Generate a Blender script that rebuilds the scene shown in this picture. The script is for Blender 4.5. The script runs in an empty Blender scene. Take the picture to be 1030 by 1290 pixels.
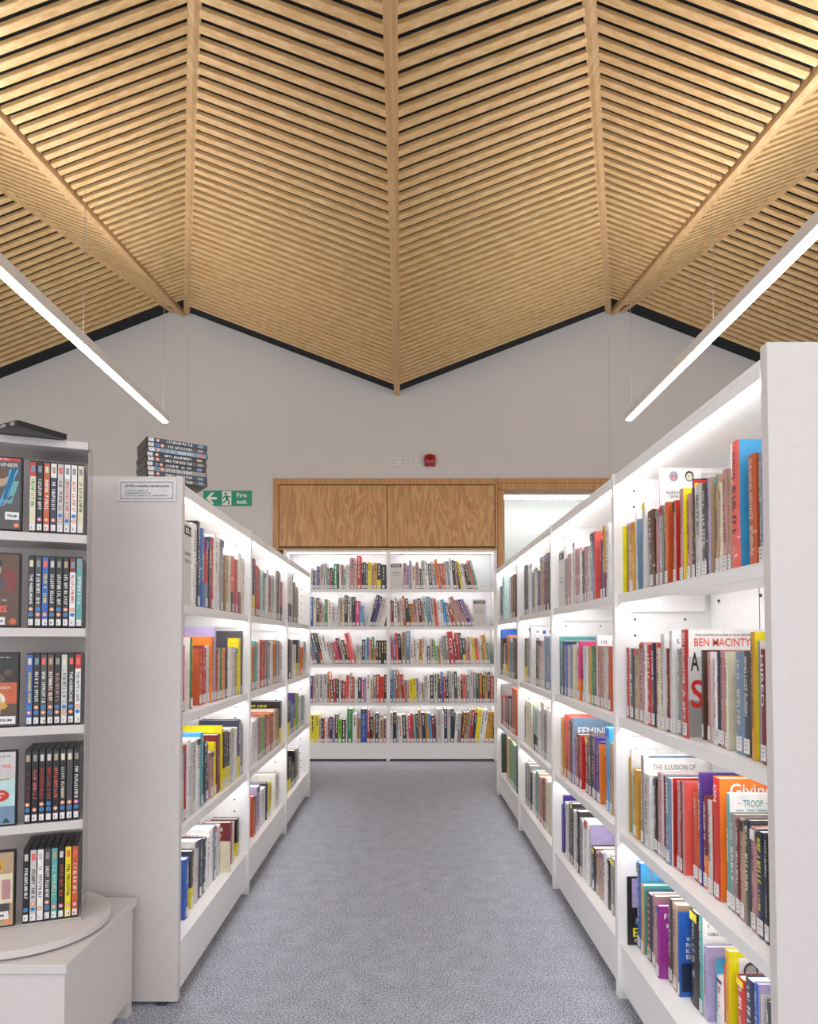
import bpy, math, random
from mathutils import Vector, Matrix
C = bpy.context.scene.collection
PI = math.pi
random.seed(11)

# ---------------------------------------------------------------- camera maths (survey of the place)
F, UC, TH, CAMZ = 860.0, 511.7, math.radians(1.8), 1.085
VC = 808.0 - F * math.tan(TH)
def ray(u, v):                      # direction per unit of depth (x/y, z/y)
    a = (u - UC) / F; b = (VC - v) / F
    y = math.cos(TH) - b * math.sin(TH)
    return a / y, (math.sin(TH) + b * math.cos(TH)) / y
def P(u, v, D):
    kx, kz = ray(u, v)
    return Vector((kx * D, D, CAMZ + kz * D))
def depth_on_side(u, x, z):         # depth where column u meets the plane x at height z
    a = (u - UC) / F; t = x / a
    b = ((z - CAMZ) / t - math.sin(TH)) / math.cos(TH)
    return t * (math.cos(TH) - b * math.sin(TH))
def height_at(u, v, D): return P(u, v, D).z

# ---------------------------------------------------------------- materials
def lin(c): return tuple(((x / 12.92) if x <= 0.04045 else ((x + 0.055) / 1.055) ** 2.4) for x in c)
def hexc(h): return lin(tuple(int(h[i:i + 2], 16) / 255 for i in (0, 2, 4)))
_mats = {}
def mat(name, h, rough=0.5, noise=0.06, nscale=40.0, bump=0.0, metal=0.0, coat=0.0, stretch=None, emit=None, spec=0.5):
    if name in _mats: return _mats[name]
    m = bpy.data.materials.new(name); m.use_nodes = True
    nt = m.node_tree; b = nt.nodes['Principled BSDF']
    col = hexc(h)
    tc = nt.nodes.new('ShaderNodeTexCoord'); mp = nt.nodes.new('ShaderNodeMapping')
    if stretch: mp.inputs['Scale'].default_value = stretch
    nz = nt.nodes.new('ShaderNodeTexNoise'); nz.inputs['Scale'].default_value = nscale; nz.inputs['Detail'].default_value = 4
    nt.links.new(tc.outputs['Object'], mp.inputs['Vector']); nt.links.new(mp.outputs['Vector'], nz.inputs['Vector'])
    cr = nt.nodes.new('ShaderNodeValToRGB')
    cr.color_ramp.elements[0].position = 0.3; cr.color_ramp.elements[1].position = 0.7
    cr.color_ramp.elements[0].color = tuple(x * (1 - noise) for x in col) + (1,)
    cr.color_ramp.elements[1].color = tuple(min(1, x * (1 + noise)) for x in col) + (1,)
    nt.links.new(nz.outputs['Fac'], cr.inputs['Fac']); nt.links.new(cr.outputs['Color'], b.inputs['Base Color'])
    b.inputs['Roughness'].default_value = rough; b.inputs['Metallic'].default_value = metal
    b.inputs['Specular IOR Level'].default_value = spec
    b.inputs['Coat Weight'].default_value = coat
    if bump:
        bp = nt.nodes.new('ShaderNodeBump'); bp.inputs['Strength'].default_value = bump; bp.inputs['Distance'].default_value = 0.002
        nt.links.new(nz.outputs['Fac'], bp.inputs['Height']); nt.links.new(bp.outputs['Normal'], b.inputs['Normal'])
    if emit:
        b.inputs['Emission Color'].default_value = (1, 0.985, 0.97, 1); b.inputs['Emission Strength'].default_value = emit
    _mats[name] = m
    return m
PAL = dict(w='eceaea', e='c9c5c4', g='8f8c8c', d='4a484c', k='1d1c1f', r='c42f2c', m='7c2a33', p='b9898b', P='d83a7c', o='f0822c',
           O='c45a30', y='eddc1e', Y='cf9a33', c='ded5ba', t='b59a7c', n='2b3550', b='2c5fb4', B='7590ab', s='48a6dc', G='2f8a4e',
           l='7ecb3e', T='5aa5a3', v='4b3488', V='a79bc4', N='5c4034', K='1f4a36', R='e8625a', L='b9d8d8', Q='97308f', F='e5401f')
WORDS = dict(w='white', e='pale grey', g='grey', d='charcoal', k='black', r='red', m='maroon', p='dusty pink', P='hot pink', o='orange',
             O='rust orange', y='yellow', Y='mustard', c='cream', t='tan', n='navy', b='blue', B='steel blue', s='sky blue', G='green',
             l='lime green', T='teal', v='violet', V='lavender', N='brown', K='dark green', R='coral red', L='mint', Q='purple', F='orange red')
def cov(c): return mat('book_cover_' + WORDS[c].replace(' ', '_'), PAL[c], rough=0.32, noise=0.10, nscale=35, coat=0.4)
M_PAGES = mat('paper_pages', 'f0eadf', rough=0.85, noise=0.05, nscale=6, stretch=(300, 1, 1))
M_LABEL = mat('paper_label', 'e4e2e4', rough=0.45, noise=0.03)
M_INK = mat('black_ink', '2a292c', rough=0.5)
M_STEEL = mat('white_painted_steel', 'eeedee', rough=0.38, noise=0.015, nscale=60)
M_PANEL = mat('warm_white_laminate', 'd3cccb', rough=0.5, noise=0.02, nscale=90)
M_HOLE = mat('peg_hole_dark', '3c3c40', rough=0.9)
M_WALL = mat('painted_plaster', 'd5d3d3', rough=0.9, noise=0.015, nscale=60, bump=0.05)
M_BACKING = mat('black_acoustic_felt', '1c1d20', rough=0.95, noise=0.25, nscale=120)
M_CAN = mat('canopy_led_diffuser', 'ffffff', emit=8.0)
M_LED = mat('led_diffuser', 'ffffff', emit=12.0)
M_UP = mat('added_uplight', 'ffffff', emit=30.0)  # glow for the uplights added to the pendants to brighten the ceiling
M_TUBE = mat('pendant_diffuser', 'ffffff', emit=15.0)
M_ALU = mat('white_aluminium', 'dcd8d6', rough=0.4, noise=0.01)
M_WIRE = mat('steel_wire', 'b8b4b0', rough=0.35, metal=0.6)
M_CASE = mat('black_case_plastic', '1b1b1d', rough=0.28, noise=0.1)

def wood(name, a, bcol, axis, scale=1.0, rough=0.5, coord='Object', contrast=(0.35, 0.7)):
    m = bpy.data.materials.new(name); m.use_nodes = True; nt = m.node_tree; b = nt.nodes['Principled BSDF']
    tc = nt.nodes.new('ShaderNodeTexCoord'); mp = nt.nodes.new('ShaderNodeMapping')
    s = [75 * scale] * 3; s[axis] = 1.6 * scale; mp.inputs['Scale'].default_value = s
    n1 = nt.nodes.new('ShaderNodeTexNoise'); n1.inputs['Scale'].default_value = 1.0; n1.inputs['Detail'].default_value = 6; n1.inputs['Distortion'].default_value = 0.12
    cr = nt.nodes.new('ShaderNodeValToRGB'); cr.color_ramp.elements[0].position, cr.color_ramp.elements[1].position = contrast
    cr.color_ramp.elements[0].color = hexc(a) + (1,); cr.color_ramp.elements[1].color = hexc(bcol) + (1,)
    nt.links.new(tc.outputs[coord], mp.inputs['Vector']); nt.links.new(mp.outputs['Vector'], n1.inputs['Vector'])
    nt.links.new(n1.outputs['Fac'], cr.inputs['Fac']); nt.links.new(cr.outputs['Color'], b.inputs['Base Color'])
    b.inputs['Roughness'].default_value = rough
    return m
M_SLAT = wood('pale_oak_slat', 'd8ad72', 'eccb98', 0, 0.6, 0.55)
M_RIB = wood('oak_rib', 'c49a68', 'dcb786', 1, 0.8, 0.5)
def oak_veneer():
    m = bpy.data.materials.new('oak_veneer'); m.use_nodes = True; nt = m.node_tree; b = nt.nodes['Principled BSDF']
    tc = nt.nodes.new('ShaderNodeTexCoord')
    mp = nt.nodes.new('ShaderNodeMapping'); mp.inputs['Scale'].default_value = (5.0, 1, 0.9)
    wv = nt.nodes.new('ShaderNodeTexNoise'); wv.inputs['Scale'].default_value = 1.6; wv.inputs['Detail'].default_value = 2; wv.inputs['Distortion'].default_value = 0.9
    mul = nt.nodes.new('ShaderNodeMath'); mul.operation = 'MULTIPLY'; mul.inputs[1].default_value = 14
    fr = nt.nodes.new('ShaderNodeMath'); fr.operation = 'PINGPONG'; fr.inputs[1].default_value = 1.0
    mp2 = nt.nodes.new('ShaderNodeMapping'); mp2.inputs['Scale'].default_value = (160, 1, 7)
    n2 = nt.nodes.new('ShaderNodeTexNoise'); n2.inputs['Scale'].default_value = 1.0; n2.inputs['Detail'].default_value = 5
    mx = nt.nodes.new('ShaderNodeMix'); mx.data_type = 'FLOAT'; mx.inputs[0].default_value = 0.68
    cr = nt.nodes.new('ShaderNodeValToRGB'); cr.color_ramp.elements[0].position = 0.25; cr.color_ramp.elements[1].position = 0.72
    cr.color_ramp.elements[0].color = hexc('ab7b4b') + (1,); cr.color_ramp.elements[1].color = hexc('d9ac77') + (1,)
    L = nt.links.new
    L(tc.outputs['Object'], mp.inputs['Vector']); L(mp.outputs['Vector'], wv.inputs['Vector']); L(wv.outputs['Fac'], mul.inputs[0]); L(mul.outputs[0], fr.inputs[0])
    L(tc.outputs['Object'], mp2.inputs['Vector']); L(mp2.outputs['Vector'], n2.inputs['Vector'])
    L(fr.outputs[0], mx.inputs[2]); L(n2.outputs['Fac'], mx.inputs[3]); L(mx.outputs[0], cr.inputs['Fac']); L(cr.outputs['Color'], b.inputs['Base Color'])
    b.inputs['Roughness'].default_value = 0.45
    return m
M_OAK = oak_veneer()
M_OAKF = wood('oak_frame', 'b3824f', 'd2a273', 2, 1.2, 0.45)
def carpet():
    m = bpy.data.materials.new('grey_loop_carpet'); m.use_nodes = True; nt = m.node_tree; b = nt.nodes['Principled BSDF']; L = nt.links.new
    tc = nt.nodes.new('ShaderNodeTexCoord')
    n1 = nt.nodes.new('ShaderNodeTexNoise'); n1.inputs['Scale'].default_value = 210; n1.inputs['Detail'].default_value = 3; n1.inputs['Roughness'].default_value = 0.7
    n2 = nt.nodes.new('ShaderNodeTexNoise'); n2.inputs['Scale'].default_value = 14; n2.inputs['Detail'].default_value = 5
    cr = nt.nodes.new('ShaderNodeValToRGB'); cr.color_ramp.elements[0].position = 0.40; cr.color_ramp.elements[1].position = 0.62
    cr.color_ramp.elements[0].color = hexc('5e626c') + (1,); cr.color_ramp.elements[1].color = hexc('d8dcea') + (1,)
    mx = nt.nodes.new('ShaderNodeMix'); mx.data_type = 'FLOAT'; mx.inputs[0].default_value = 0.08
    bp = nt.nodes.new('ShaderNodeBump'); bp.inputs['Strength'].default_value = 0.5; bp.inputs['Distance'].default_value = 0.004
    L(tc.outputs['Object'], n1.inputs['Vector']); L(tc.outputs['Object'], n2.inputs['Vector'])
    L(n1.outputs['Fac'], mx.inputs[2]); L(n2.outputs['Fac'], mx.inputs[3]); L(mx.outputs[0], cr.inputs['Fac']); L(cr.outputs['Color'], b.inputs['Base Color'])
    L(n1.outputs['Fac'], bp.inputs['Height']); L(bp.outputs['Normal'], b.inputs['Normal'])
    b.inputs['Roughness'].default_value = 0.95
    return m
M_CARPET = carpet()
def acrylic():
    m = bpy.data.materials.new('clear_acrylic'); m.use_nodes = True; nt = m.node_tree; b = nt.nodes['Principled BSDF']
    b.inputs['Base Color'].default_value = (.95, .97, .97, 1); b.inputs['Roughness'].default_value = 0.03; b.inputs['IOR'].default_value = 1.2
    b.inputs['Transmission Weight'].default_value = 1.0
    nz = nt.nodes.new('ShaderNodeTexNoise'); nz.inputs['Scale'].default_value = 3
    mr = nt.nodes.new('ShaderNodeMapRange'); mr.inputs[3].default_value = 0.02; mr.inputs[4].default_value = 0.05
    nt.links.new(nz.outputs['Fac'], mr.inputs[0]); nt.links.new(mr.outputs[0], b.inputs['Roughness'])
    return m
M_ACRYLIC = acrylic()

# ---------------------------------------------------------------- mesh builder
class MB:
    def __init__(s): s.v = []; s.f = []; s.m = []; s.mats = []
    def mi(s, m):
        if m not in s.mats: s.mats.append(m)
        return s.mats.index(m)
    def add(s, pts, faces, m):
        o = len(s.v); k = s.mi(m); s.v += [tuple(p) for p in pts]
        for f in faces: s.f.append([o + i for i in f]); s.m.append(k)
    def quad(s, a, b, c, d, m): s.add([a, b, c, d], [(0, 1, 2, 3)], m)
    def box(s, x0, x1, y0, y1, z0, z1, m):
        if x1 < x0: x0, x1 = x1, x0
        if y1 < y0: y0, y1 = y1, y0
        if z1 < z0: z0, z1 = z1, z0
        s.add([(x0, y0, z0), (x1, y0, z0), (x1, y1, z0), (x0, y1, z0), (x0, y0, z1), (x1, y0, z1), (x1, y1, z1), (x0, y1, z1)],
              [(0, 3, 2, 1), (4, 5, 6, 7), (0, 1, 5, 4), (1, 2, 6, 5), (2, 3, 7, 6), (3, 0, 4, 7)], m)
    def prism(s, pa, pb, m):        # two matching loops
        n = len(pa); s.add(list(pa) + list(pb), [tuple(range(n - 1, -1, -1)), tuple(range(n, 2 * n))] + [(i, (i + 1) % n, n + (i + 1) % n, n + i) for i in range(n)], m)
    def tube(s, a, b, r, m, n=8, r2=None):
        a = Vector(a); b = Vector(b); d = (b - a).normalized(); r2 = r if r2 is None else r2
        u = d.orthogonal().normalized(); w = d.cross(u)
        s.prism([a + (u * math.cos(2 * PI * i / n) + w * math.sin(2 * PI * i / n)) * r for i in range(n)],
                [b + (u * math.cos(2 * PI * i / n) + w * math.sin(2 * PI * i / n)) * r2 for i in range(n)], m)
    def disc_y(s, cx, cz, y, r, m, n=20, ry=None):      # disc facing -y
        ry = r if ry is None else ry
        s.add([(cx + r * math.cos(2 * PI * i / n), y, cz + ry * math.sin(2 * PI * i / n)) for i in range(n)], [tuple(range(n))], m)
    def rect_y(s, x0, x1, z0, z1, y, m): s.quad((x0, y, z0), (x1, y, z0), (x1, y, z1), (x0, y, z1), m)
    def merge(s, other, M):
        o = len(s.v); s.v += [tuple(M @ Vector(p)) for p in other.v]
        mm = [s.mi(x) for x in other.mats]
        for f, k in zip(other.f, other.m): s.f.append([o + i for i in f]); s.m.append(mm[k])
    def build(s, name, parent=None, bevel=0.0, smooth=False):
        me = bpy.data.meshes.new(name); me.from_pydata(s.v, [], s.f)
        for m in s.mats: me.materials.append(m)
        me.polygons.foreach_set('material_index', s.m)
        if smooth: me.polygons.foreach_set('use_smooth', [True] * len(me.polygons))
        me.update()
        o = bpy.data.objects.new(name, me); C.objects.link(o)
        if parent: o.parent = parent
        if bevel:
            bv = o.modifiers.new('edge', 'BEVEL'); bv.width = bevel; bv.segments = 2; bv.limit_method = 'ANGLE'
        return o
def empty(name, loc=(0, 0, 0), rz=0.0, rot=None):
    o = bpy.data.objects.new(name, None); C.objects.link(o); o.location = loc
    o.rotation_euler = rot if rot else (0, 0, rz); o.empty_display_size = 0.05
    return o
def tag(o, label, cat, group=None, kind=None):
    o['label'] = label; o['category'] = cat
    if group: o['group'] = group
    if kind: o['kind'] = kind
    return o
def struct(o): o['kind'] = 'structure'; return o

_tc = {}
def text_mesh(txt, bold=0.0):
    key = (txt, bold)
    if key in _tc: return _tc[key]
    cu = bpy.data.curves.new('t', 'FONT'); cu.body = txt; cu.size = 1.0; cu.offset = bold; cu.resolution_u = 3
    ob = bpy.data.objects.new('t', cu); C.objects.link(ob)
    me = bpy.data.meshes.new_from_object(ob)
    vs = [tuple(v.co[:2]) for v in me.vertices]; fs = [tuple(p.vertices) for p in me.polygons]
    bpy.data.objects.remove(ob); bpy.data.curves.remove(cu); bpy.data.meshes.remove(me)
    x0 = min(v[0] for v in vs); x1 = max(v[0] for v in vs); y0 = min(v[1] for v in vs); y1 = max(v[1] for v in vs)
    vs = [((v[0] - x0) / (x1 - x0), (v[1] - y0) / (y1 - y0)) for v in vs]
    _tc[key] = (vs, fs, (x1 - x0) / (y1 - y0)); return _tc[key]
def put_text(mb, txt, org, ux, uy, m, w=None, h=None, bold=0.0, maxw=None):
    """text with lower left corner at org, running along ux, letters up along uy"""
    vs, fs, asp = text_mesh(txt, bold)
    if w is None: w = h * asp
    if h is None: h = w / asp
    if maxw and w > maxw: w = maxw
    org = Vector(org); ux = Vector(ux); uy = Vector(uy)
    mb.add([org + ux * (a * w) + uy * (b * h) for a, b in vs], fs, m)
    return w
def glyphs(mb, org, ux, uy, L, h, m, rnd, words=None):
    """an unreadable line of small letter strokes"""
    org = Vector(org); ux = Vector(ux); uy = Vector(uy)
    def r(a0, a1, b0, b1): mb.quad(org + ux * a0 + uy * b0, org + ux * a1 + uy * b0, org + ux * a1 + uy * b1, org + ux * a0 + uy * b1, m)
    p = 0.0; cw = h * 0.62; st = h * 0.2
    while p + cw < L:
        k = rnd.random()
        if k < 0.16: p += cw * 0.9; continue
        r(p, p + st, 0, h)
        if k < 0.4: r(p + st, p + cw * .8, 0, st)
        elif k < 0.6: r(p + cw - st * 1.4, p + cw - st * .4, 0, h); r(p + st, p + cw - st * 1.4, h * .4, h * .4 + st)
        elif k < 0.85: r(p + st, p + cw * .85, h - st, h); r(p + st, p + cw * .7, h * .42, h * .42 + st * .8)
        p += cw * 1.22

# ---------------------------------------------------------------- books
DARK = set('kdnmvNKbGrQOgBPT')
def book_parts(t, d, h, sc, cc, rnd, opts=None, plain=False):
    """local frame: spine looks along -Y, thickness on X, origin at the spine's foot. Returns MBs cover, pages, label"""
    opts = opts or {}
    sp, lo = (sc.split('/') + [None])[:2]
    ms = cov(sp); mc = cov(cc) if cc else ms
    cv = MB(); th = min(0.0022, t * 0.14); b = min(0.003, t * 0.14)
    n = 4 if not plain else 2
    hx = t / 2
    outer = [(-hx, d)] + [(-hx + 2 * hx * i / n, -b * (1 - (2 * i / n - 1) ** 2) + 0.0005) for i in range(n + 1)] + [(hx, d)]
    inner = [(-hx + th, d)] + [((-hx + th) + 2 * (hx - th) * i / n, -b * (1 - (2 * i / n - 1) ** 2) + 0.0005 + th) for i in range(n + 1)] + [(hx - th, d)]
    zs = [(0, h, ms, mc)]
    if lo: zs = [(0, h * .36, cov(lo), cov(lo)), (h * .36, h, ms, mc)]
    for z0, z1, a, c in zs:
        for i in range(len(outer) - 1):
            m = c if i in (0, len(outer) - 2) else a
            o0, o1, i0, i1 = outer[i], outer[i + 1], inner[i], inner[i + 1]
            cv.quad((*o0, z0), (*o1, z0), (*o1, z1), (*o0, z1), m)
            if not plain: cv.quad((*i1, z0), (*i0, z0), (*i0, z1), (*i1, z1), c)
            if z1 == h: cv.quad((*o0, h), (*o1, h), (*i1, h), (*i0, h), m)
            if z0 == 0: cv.quad((*o0, 0), (*i0, 0), (*i1, 0), (*o1, 0), m)
        for k in (0, -1):
            cv.quad((*outer[k], z0), (*inner[k], z0), (*inner[k], z1), (*outer[k], z1), c)
    pg = MB(); pg.box(-hx + th, hx - th, th + 0.002, d - 0.004, 0.003, h - 0.0035, M_PAGES)
    ys = -b - 0.0003
    lab = MB(); lh = 0.0
    if t > 0.009 and rnd.random() < 0.9:
        lh = 0.03; w = min(t * .8, 0.022) / 2
        lab.add([(-w, ys, 0.006), (w, ys, 0.006), (w, ys, 0.006 + lh), (-w, ys, 0.006 + lh), (-w, ys + .0012, 0.006), (w, ys + .0012, 0.006), (w, ys + .0012, 0.006 + lh), (-w, ys + .0012, 0.006 + lh)],
                [(0, 1, 2, 3), (1, 5, 6, 2), (4, 0, 3, 7)], M_LABEL)
        if not plain:
            for q in range(3): glyphs(lab, (-w * .6, ys - .0002, 0.012 + q * .008), (1, 0, 0), (0, 0, 1), w * 1.3, 0.0035, M_INK, rnd)
    # lettering runs down the spine
    ch = opts.get('h', min(t * 0.42, 0.014)); top = h - 0.012 - rnd.random() * .01
    dark = sp in DARK
    ink = cov(rnd.choice('wwwwcewy' if dark else 'kkdnrm'))
    if opts.get('ink'): ink = cov(opts['ink'])
    if 't' in opts:
        for j, (txt, frac0, frac1) in enumerate(opts['t']):
            put_text(cv, txt, (-ch / 2 if len(opts['t'][0]) else 0, ys, h * (1 - frac0)), (0, 0, -1), (1, 0, 0), ink, w=h * (frac1 - frac0), h=ch, bold=0.01)
    elif t > 0.007 and not plain:
        bottom = 0.045; L = top - bottom
        mode = rnd.random()
        if mode < 0.55:
            glyphs(cv, (-ch / 2, ys, top), (0, 0, -1), (1, 0, 0), L * rnd.uniform(.5, .62), ch, ink, rnd)
            glyphs(cv, (-ch * .3, ys, top - L * .68), (0, 0, -1), (1, 0, 0), L * .3, ch * .6, ink, rnd)
        else:
            glyphs(cv, (-ch * .35, ys, top), (0, 0, -1), (1, 0, 0), L * .3, ch * .7, ink, rnd)
            glyphs(cv, (-ch / 2, ys, top - L * .36), (0, 0, -1), (1, 0, 0), L * .55, ch, cov(rnd.choice('wcyR' if dark else 'krnO')) if rnd.random() < .3 else ink, rnd)
        if rnd.random() < 0.25 and t > .014:
            zb = h * rnd.uniform(.86, .93); cv.quad((-hx * .8, ys + .0001, zb), (hx * .8, ys + .0001, zb), (hx * .8, ys + .0001, h - .004), (-hx * .8, ys + .0001, h - .004), cov(rnd.choice('wkrybnT')))
    elif t > 0.007:
        zz = top
        for q in range(rnd.randint(2, 5)):
            l = rnd.uniform(.012, .045); cv.quad((-ch * .3, ys, zz - l), (ch * .3, ys, zz - l), (ch * .3, ys, zz), (-ch * .3, ys, zz), ink); zz -= l + .008
            if zz < .07: break
    # print on the cover that faces the aisle's entrance
    if not plain:
        sx = opts.get('side', 1)
        x = sx * (hx + 0.0003); uy = (0, sx, 0)
        y0 = 0.014 if sx > 0 else d - 0.014
        W = d - 0.026
        ccode = cc or sp
        cink = cov(rnd.choice('wcy' if ccode in DARK else 'krnd'))
        if 'art' in opts: opts['art'](cv, x, uy, y0, W, h)
        elif rnd.random() < 0.55:
            hh = rnd.uniform(.007, .015)
            glyphs(cv, (x, y0, h - .02 - hh), uy, (0, 0, 1), W * rnd.uniform(.6, 1), hh, cink, rnd)
            glyphs(cv, (x, y0, h - .03 - 2 * hh), uy, (0, 0, 1), W * rnd.uniform(.5, .9), hh * .8, cink, rnd)
            a = (x, y0, .03); s_ = sx
            cv.quad((x, y0 + s_ * .01, .03), (x, y0 + s_ * (W - .01), .03), (x, y0 + s_ * (W - .01), h * .5), (x, y0 + s_ * .01, h * .5), cov(rnd.choice('eBtnORTc')))
    return cv, pg, lab

ORD = ['zeroth', 'first', 'second', 'third', 'fourth', 'fifth', 'sixth', 'seventh', 'eighth', 'ninth', 'tenth', 'eleventh', 'twelfth', 'thirteenth', 'fourteenth', 'fifteenth',
       'sixteenth', 'seventeenth', 'eighteenth', 'nineteenth', 'twentieth'] + ['twenty-' + x for x in 'first second third fourth fifth sixth seventh eighth ninth'.split()] + ['thirtieth'] + \
      ['thirty-' + x for x in 'first second third fourth fifth sixth seventh eighth ninth'.split()] + ['fortieth']
BOOKS = []      # every book: dict(loc, phi, lean, t, d, h, sc, cc, opts, area, row, idx)
def add_book(loc, phi, lean, t, d, h, sc, cc, row, opts=None):
    depth = max(1.0, loc[1])
    area = max(t, .012) * h / depth ** 2 * (0.55 if abs(phi) > 1 else 1.0) + (1.0 if opts and ('art' in opts or 't' in opts) else 0)
    BOOKS.append(dict(loc=loc, phi=phi, lean=lean, t=t, d=d, h=h, sc=sc, cc=cc, row=row, opts=opts or {}, area=area))

# ---------------------------------------------------------------- measurements of the shelving
XR, XL, BAY = 0.652, 0.686, 0.92
RY0 = 1.212                                  # front of the aisle end panel, right run
RB = [RY0 + BAY * i for i in range(5)]
LY0 = 2.068
LB = [LY0 + BAY * i for i in range(4)]
R_LIP = [1.231, 0.852, 0.505, 0.163]
L_LIP = [1.200, 0.860, 0.516, 0.172]
R_TOP, L_TOP = 1.602, 1.566
YW = 6.2                                      # rear wall
YB = 6.215                                    # front of rear shelving
B_LIP = [1.562, 1.222, 0.878, 0.528, 0.165]
BX = [(-1.105, -0.164), (-0.164, 0.812)]

# ---- right run: "u0 u1 vtop spine cover inset_cm"
def side_row(name, spec, side, lip, ylo, yhi, ceil_z):
    xs = XR if side > 0 else XL
    lastD = yhi if side > 0 else ylo
    items = [s.split() for s in spec.strip().split(';') if s.strip()]
    for it in items:
        u0, u1, vt = float(it[0]), float(it[1]), float(it[2])
        sc = it[3]; cc = None; ins = 0.018; lean = 0.0; opts = {}; dep = None
        for tk in it[4:]:
            if tk[0] == 'i': ins = float(tk[1:]) / 100
            elif tk[0] == 'a': lean = math.radians(float(tk[1:]))
            elif tk[0] == 'D': dep = float(tk[1:]) / 100
            elif tk[0] == '#': opts = dict(SPECIAL[tk[1:]])
            else: cc = tk
        xp = (xs + ins) * side
        z = lip + 0.001
        Da = depth_on_side(u0, xp, z); Db = depth_on_side(u1, xp, z)
        if side > 0: far, near = min(Da, lastD), Db
        else: near, far = max(Da, lastD), Db
        far = min(far, yhi); near = max(near, ylo)
        t = far - near
        if t < 0.006:
            t = 0.006
            if side > 0: near = far - t
            else: far = near + t
        uu = u1 if side > 0 else u0
        ztop = height_at((u0 + u1) / 2, vt, near if side > 0 else (near + far) / 2)
        h = max(0.12, min(ztop - z, ceil_z - z - 0.02))
        d = dep if dep else min(0.265 - ins, max(0.11, h * 0.68))
        yc = (near + far) / 2
        opts['side'] = side
        nb = max(1, round(t / 0.042)) if t > .058 else 1
        jr = random.Random(int(u0 * 10))
        for q in range(nb):                 # a run of look-alike volumes where one width would be too thick for a book
            yq = (far - t * (q + .5) / nb) if side > 0 else (near + t * (q + .5) / nb)
            add_book((xp + side * jr.uniform(0, .004) * (q > 0), yq, z), -PI / 2 if side > 0 else PI / 2, lean, t / nb - 0.0008, d, h - jr.uniform(0, .012) * (q > 0), sc if q == 0 or jr.random() < .7 else jr.choice('wegt'), cc if q == 0 else None, name, opts if q == 0 else dict(side=side))
        lastD = near if side > 0 else far

def art_title(lines, panels=()):
    def f(cv, x, uy, y0, W, h):
        s = uy[1]
        for (a0, a1, b0, b1, c) in panels:
            cv.quad((x, y0 + s * W * a0, h * b0), (x, y0 + s * W * a1, h * b0), (x, y0 + s * W * a1, h * b1), (x, y0 + s * W * a0, h * b1), cov(c))
        x2 = x + .0003 * (1 if x > 0 else -1)
        for (txt, a, b, w, hh, c) in lines:
            put_text(cv, txt, (x2, y0 + s * W * a, h * b), uy, (0, 0, 1), cov(c), w=W * w, h=h * hh, bold=0.015)
    return f
def art_people(bg, ink):
    def f(cv, x, uy, y0, W, h):
        s = uy[1]; x2 = x + .0003 * (1 if x > 0 else -1); x3 = x + .0006 * (1 if x > 0 else -1)
        def q(a0, a1, b0, b1, c, X=x): cv.quad((X, y0 + s * W * a0, h * b0), (X, y0 + s * W * a1, h * b0), (X, y0 + s * W * a1, h * b1), (X, y0 + s * W * a0, h * b1), cov(c))
        def disc(a, b, r, c, X=x2): cv.add([(X, y0 + s * (W * a + r * math.cos(i * PI / 7)), h * b + r * 1.25 * math.sin(i * PI / 7)) for i in range(14)], [tuple(range(14))], cov(c))
        q(.08, .85, .55, .93, 'w', x)
        for a, b in ((.3, .78), (.62, .8)):
            disc(a, b, .017, ink); disc(a, b - .01, .013, 'e', x3)
            q(a - .16, a + .16, .57, .7, ink if a < .5 else 'g', x2)
        q(.05, .6, .2, .45, 'w', x); disc(.3, .36, .013, ink); q(.1, .5, .2, .3, ink, x2)
    return f
def art_comic(cv, x, uy, y0, W, h):
    s = uy[1]; x2 = x + .0003; x3 = x + .0006
    def q(a0, a1, b0, b1, c, X=x): cv.quad((X, y0 + s * W * a0, h * b0), (X, y0 + s * W * a1, h * b0), (X, y0 + s * W * a1, h * b1), (X, y0 + s * W * a0, h * b1), cov(c))
    def disc(a, b, r, c, X): cv.add([(X, y0 + s * (W * a + r * math.cos(i * PI / 8)), h * b + r * 1.2 * math.sin(i * PI / 8)) for i in range(16)], [tuple(range(16))], cov(c))
    for a, c in ((.12, 'B'), (.34, 'k')):
        disc(a, .93, .012, c, x); disc(a, .925, .009, 'p' if c == 'B' else 'c', x2)
        disc(a - .02, .93, .0015, 'k', x3); disc(a + .03, .93, .0015, 'k', x3)
    put_text(cv, 'BUREAU FOR', (x2, y0 + s * W * .02, h * .78), uy, (0, 0, 1), cov('d'), w=W * .34, h=h * .025)
    put_text(cv, 'SEWAGE', (x2, y0 + s * W * .07, h * .745), uy, (0, 0, 1), cov('d'), w=W * .24, h=h * .025)
    q(.38, 1.02, .72, .91, 'v', x); q(.395, 1.02, .73, .90, 'r', x2); 
    put_text(cv, 'PRIVATE', (x3, y0 + s * W * .41, h * .765), uy, (0, 0, 1), cov('y'), w=W * .58, h=h * .11, bold=.03)
    q(.5, 1.0, .88, .96, 'e', x); q(.02, .3, .55, .7, 'e', x)
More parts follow.
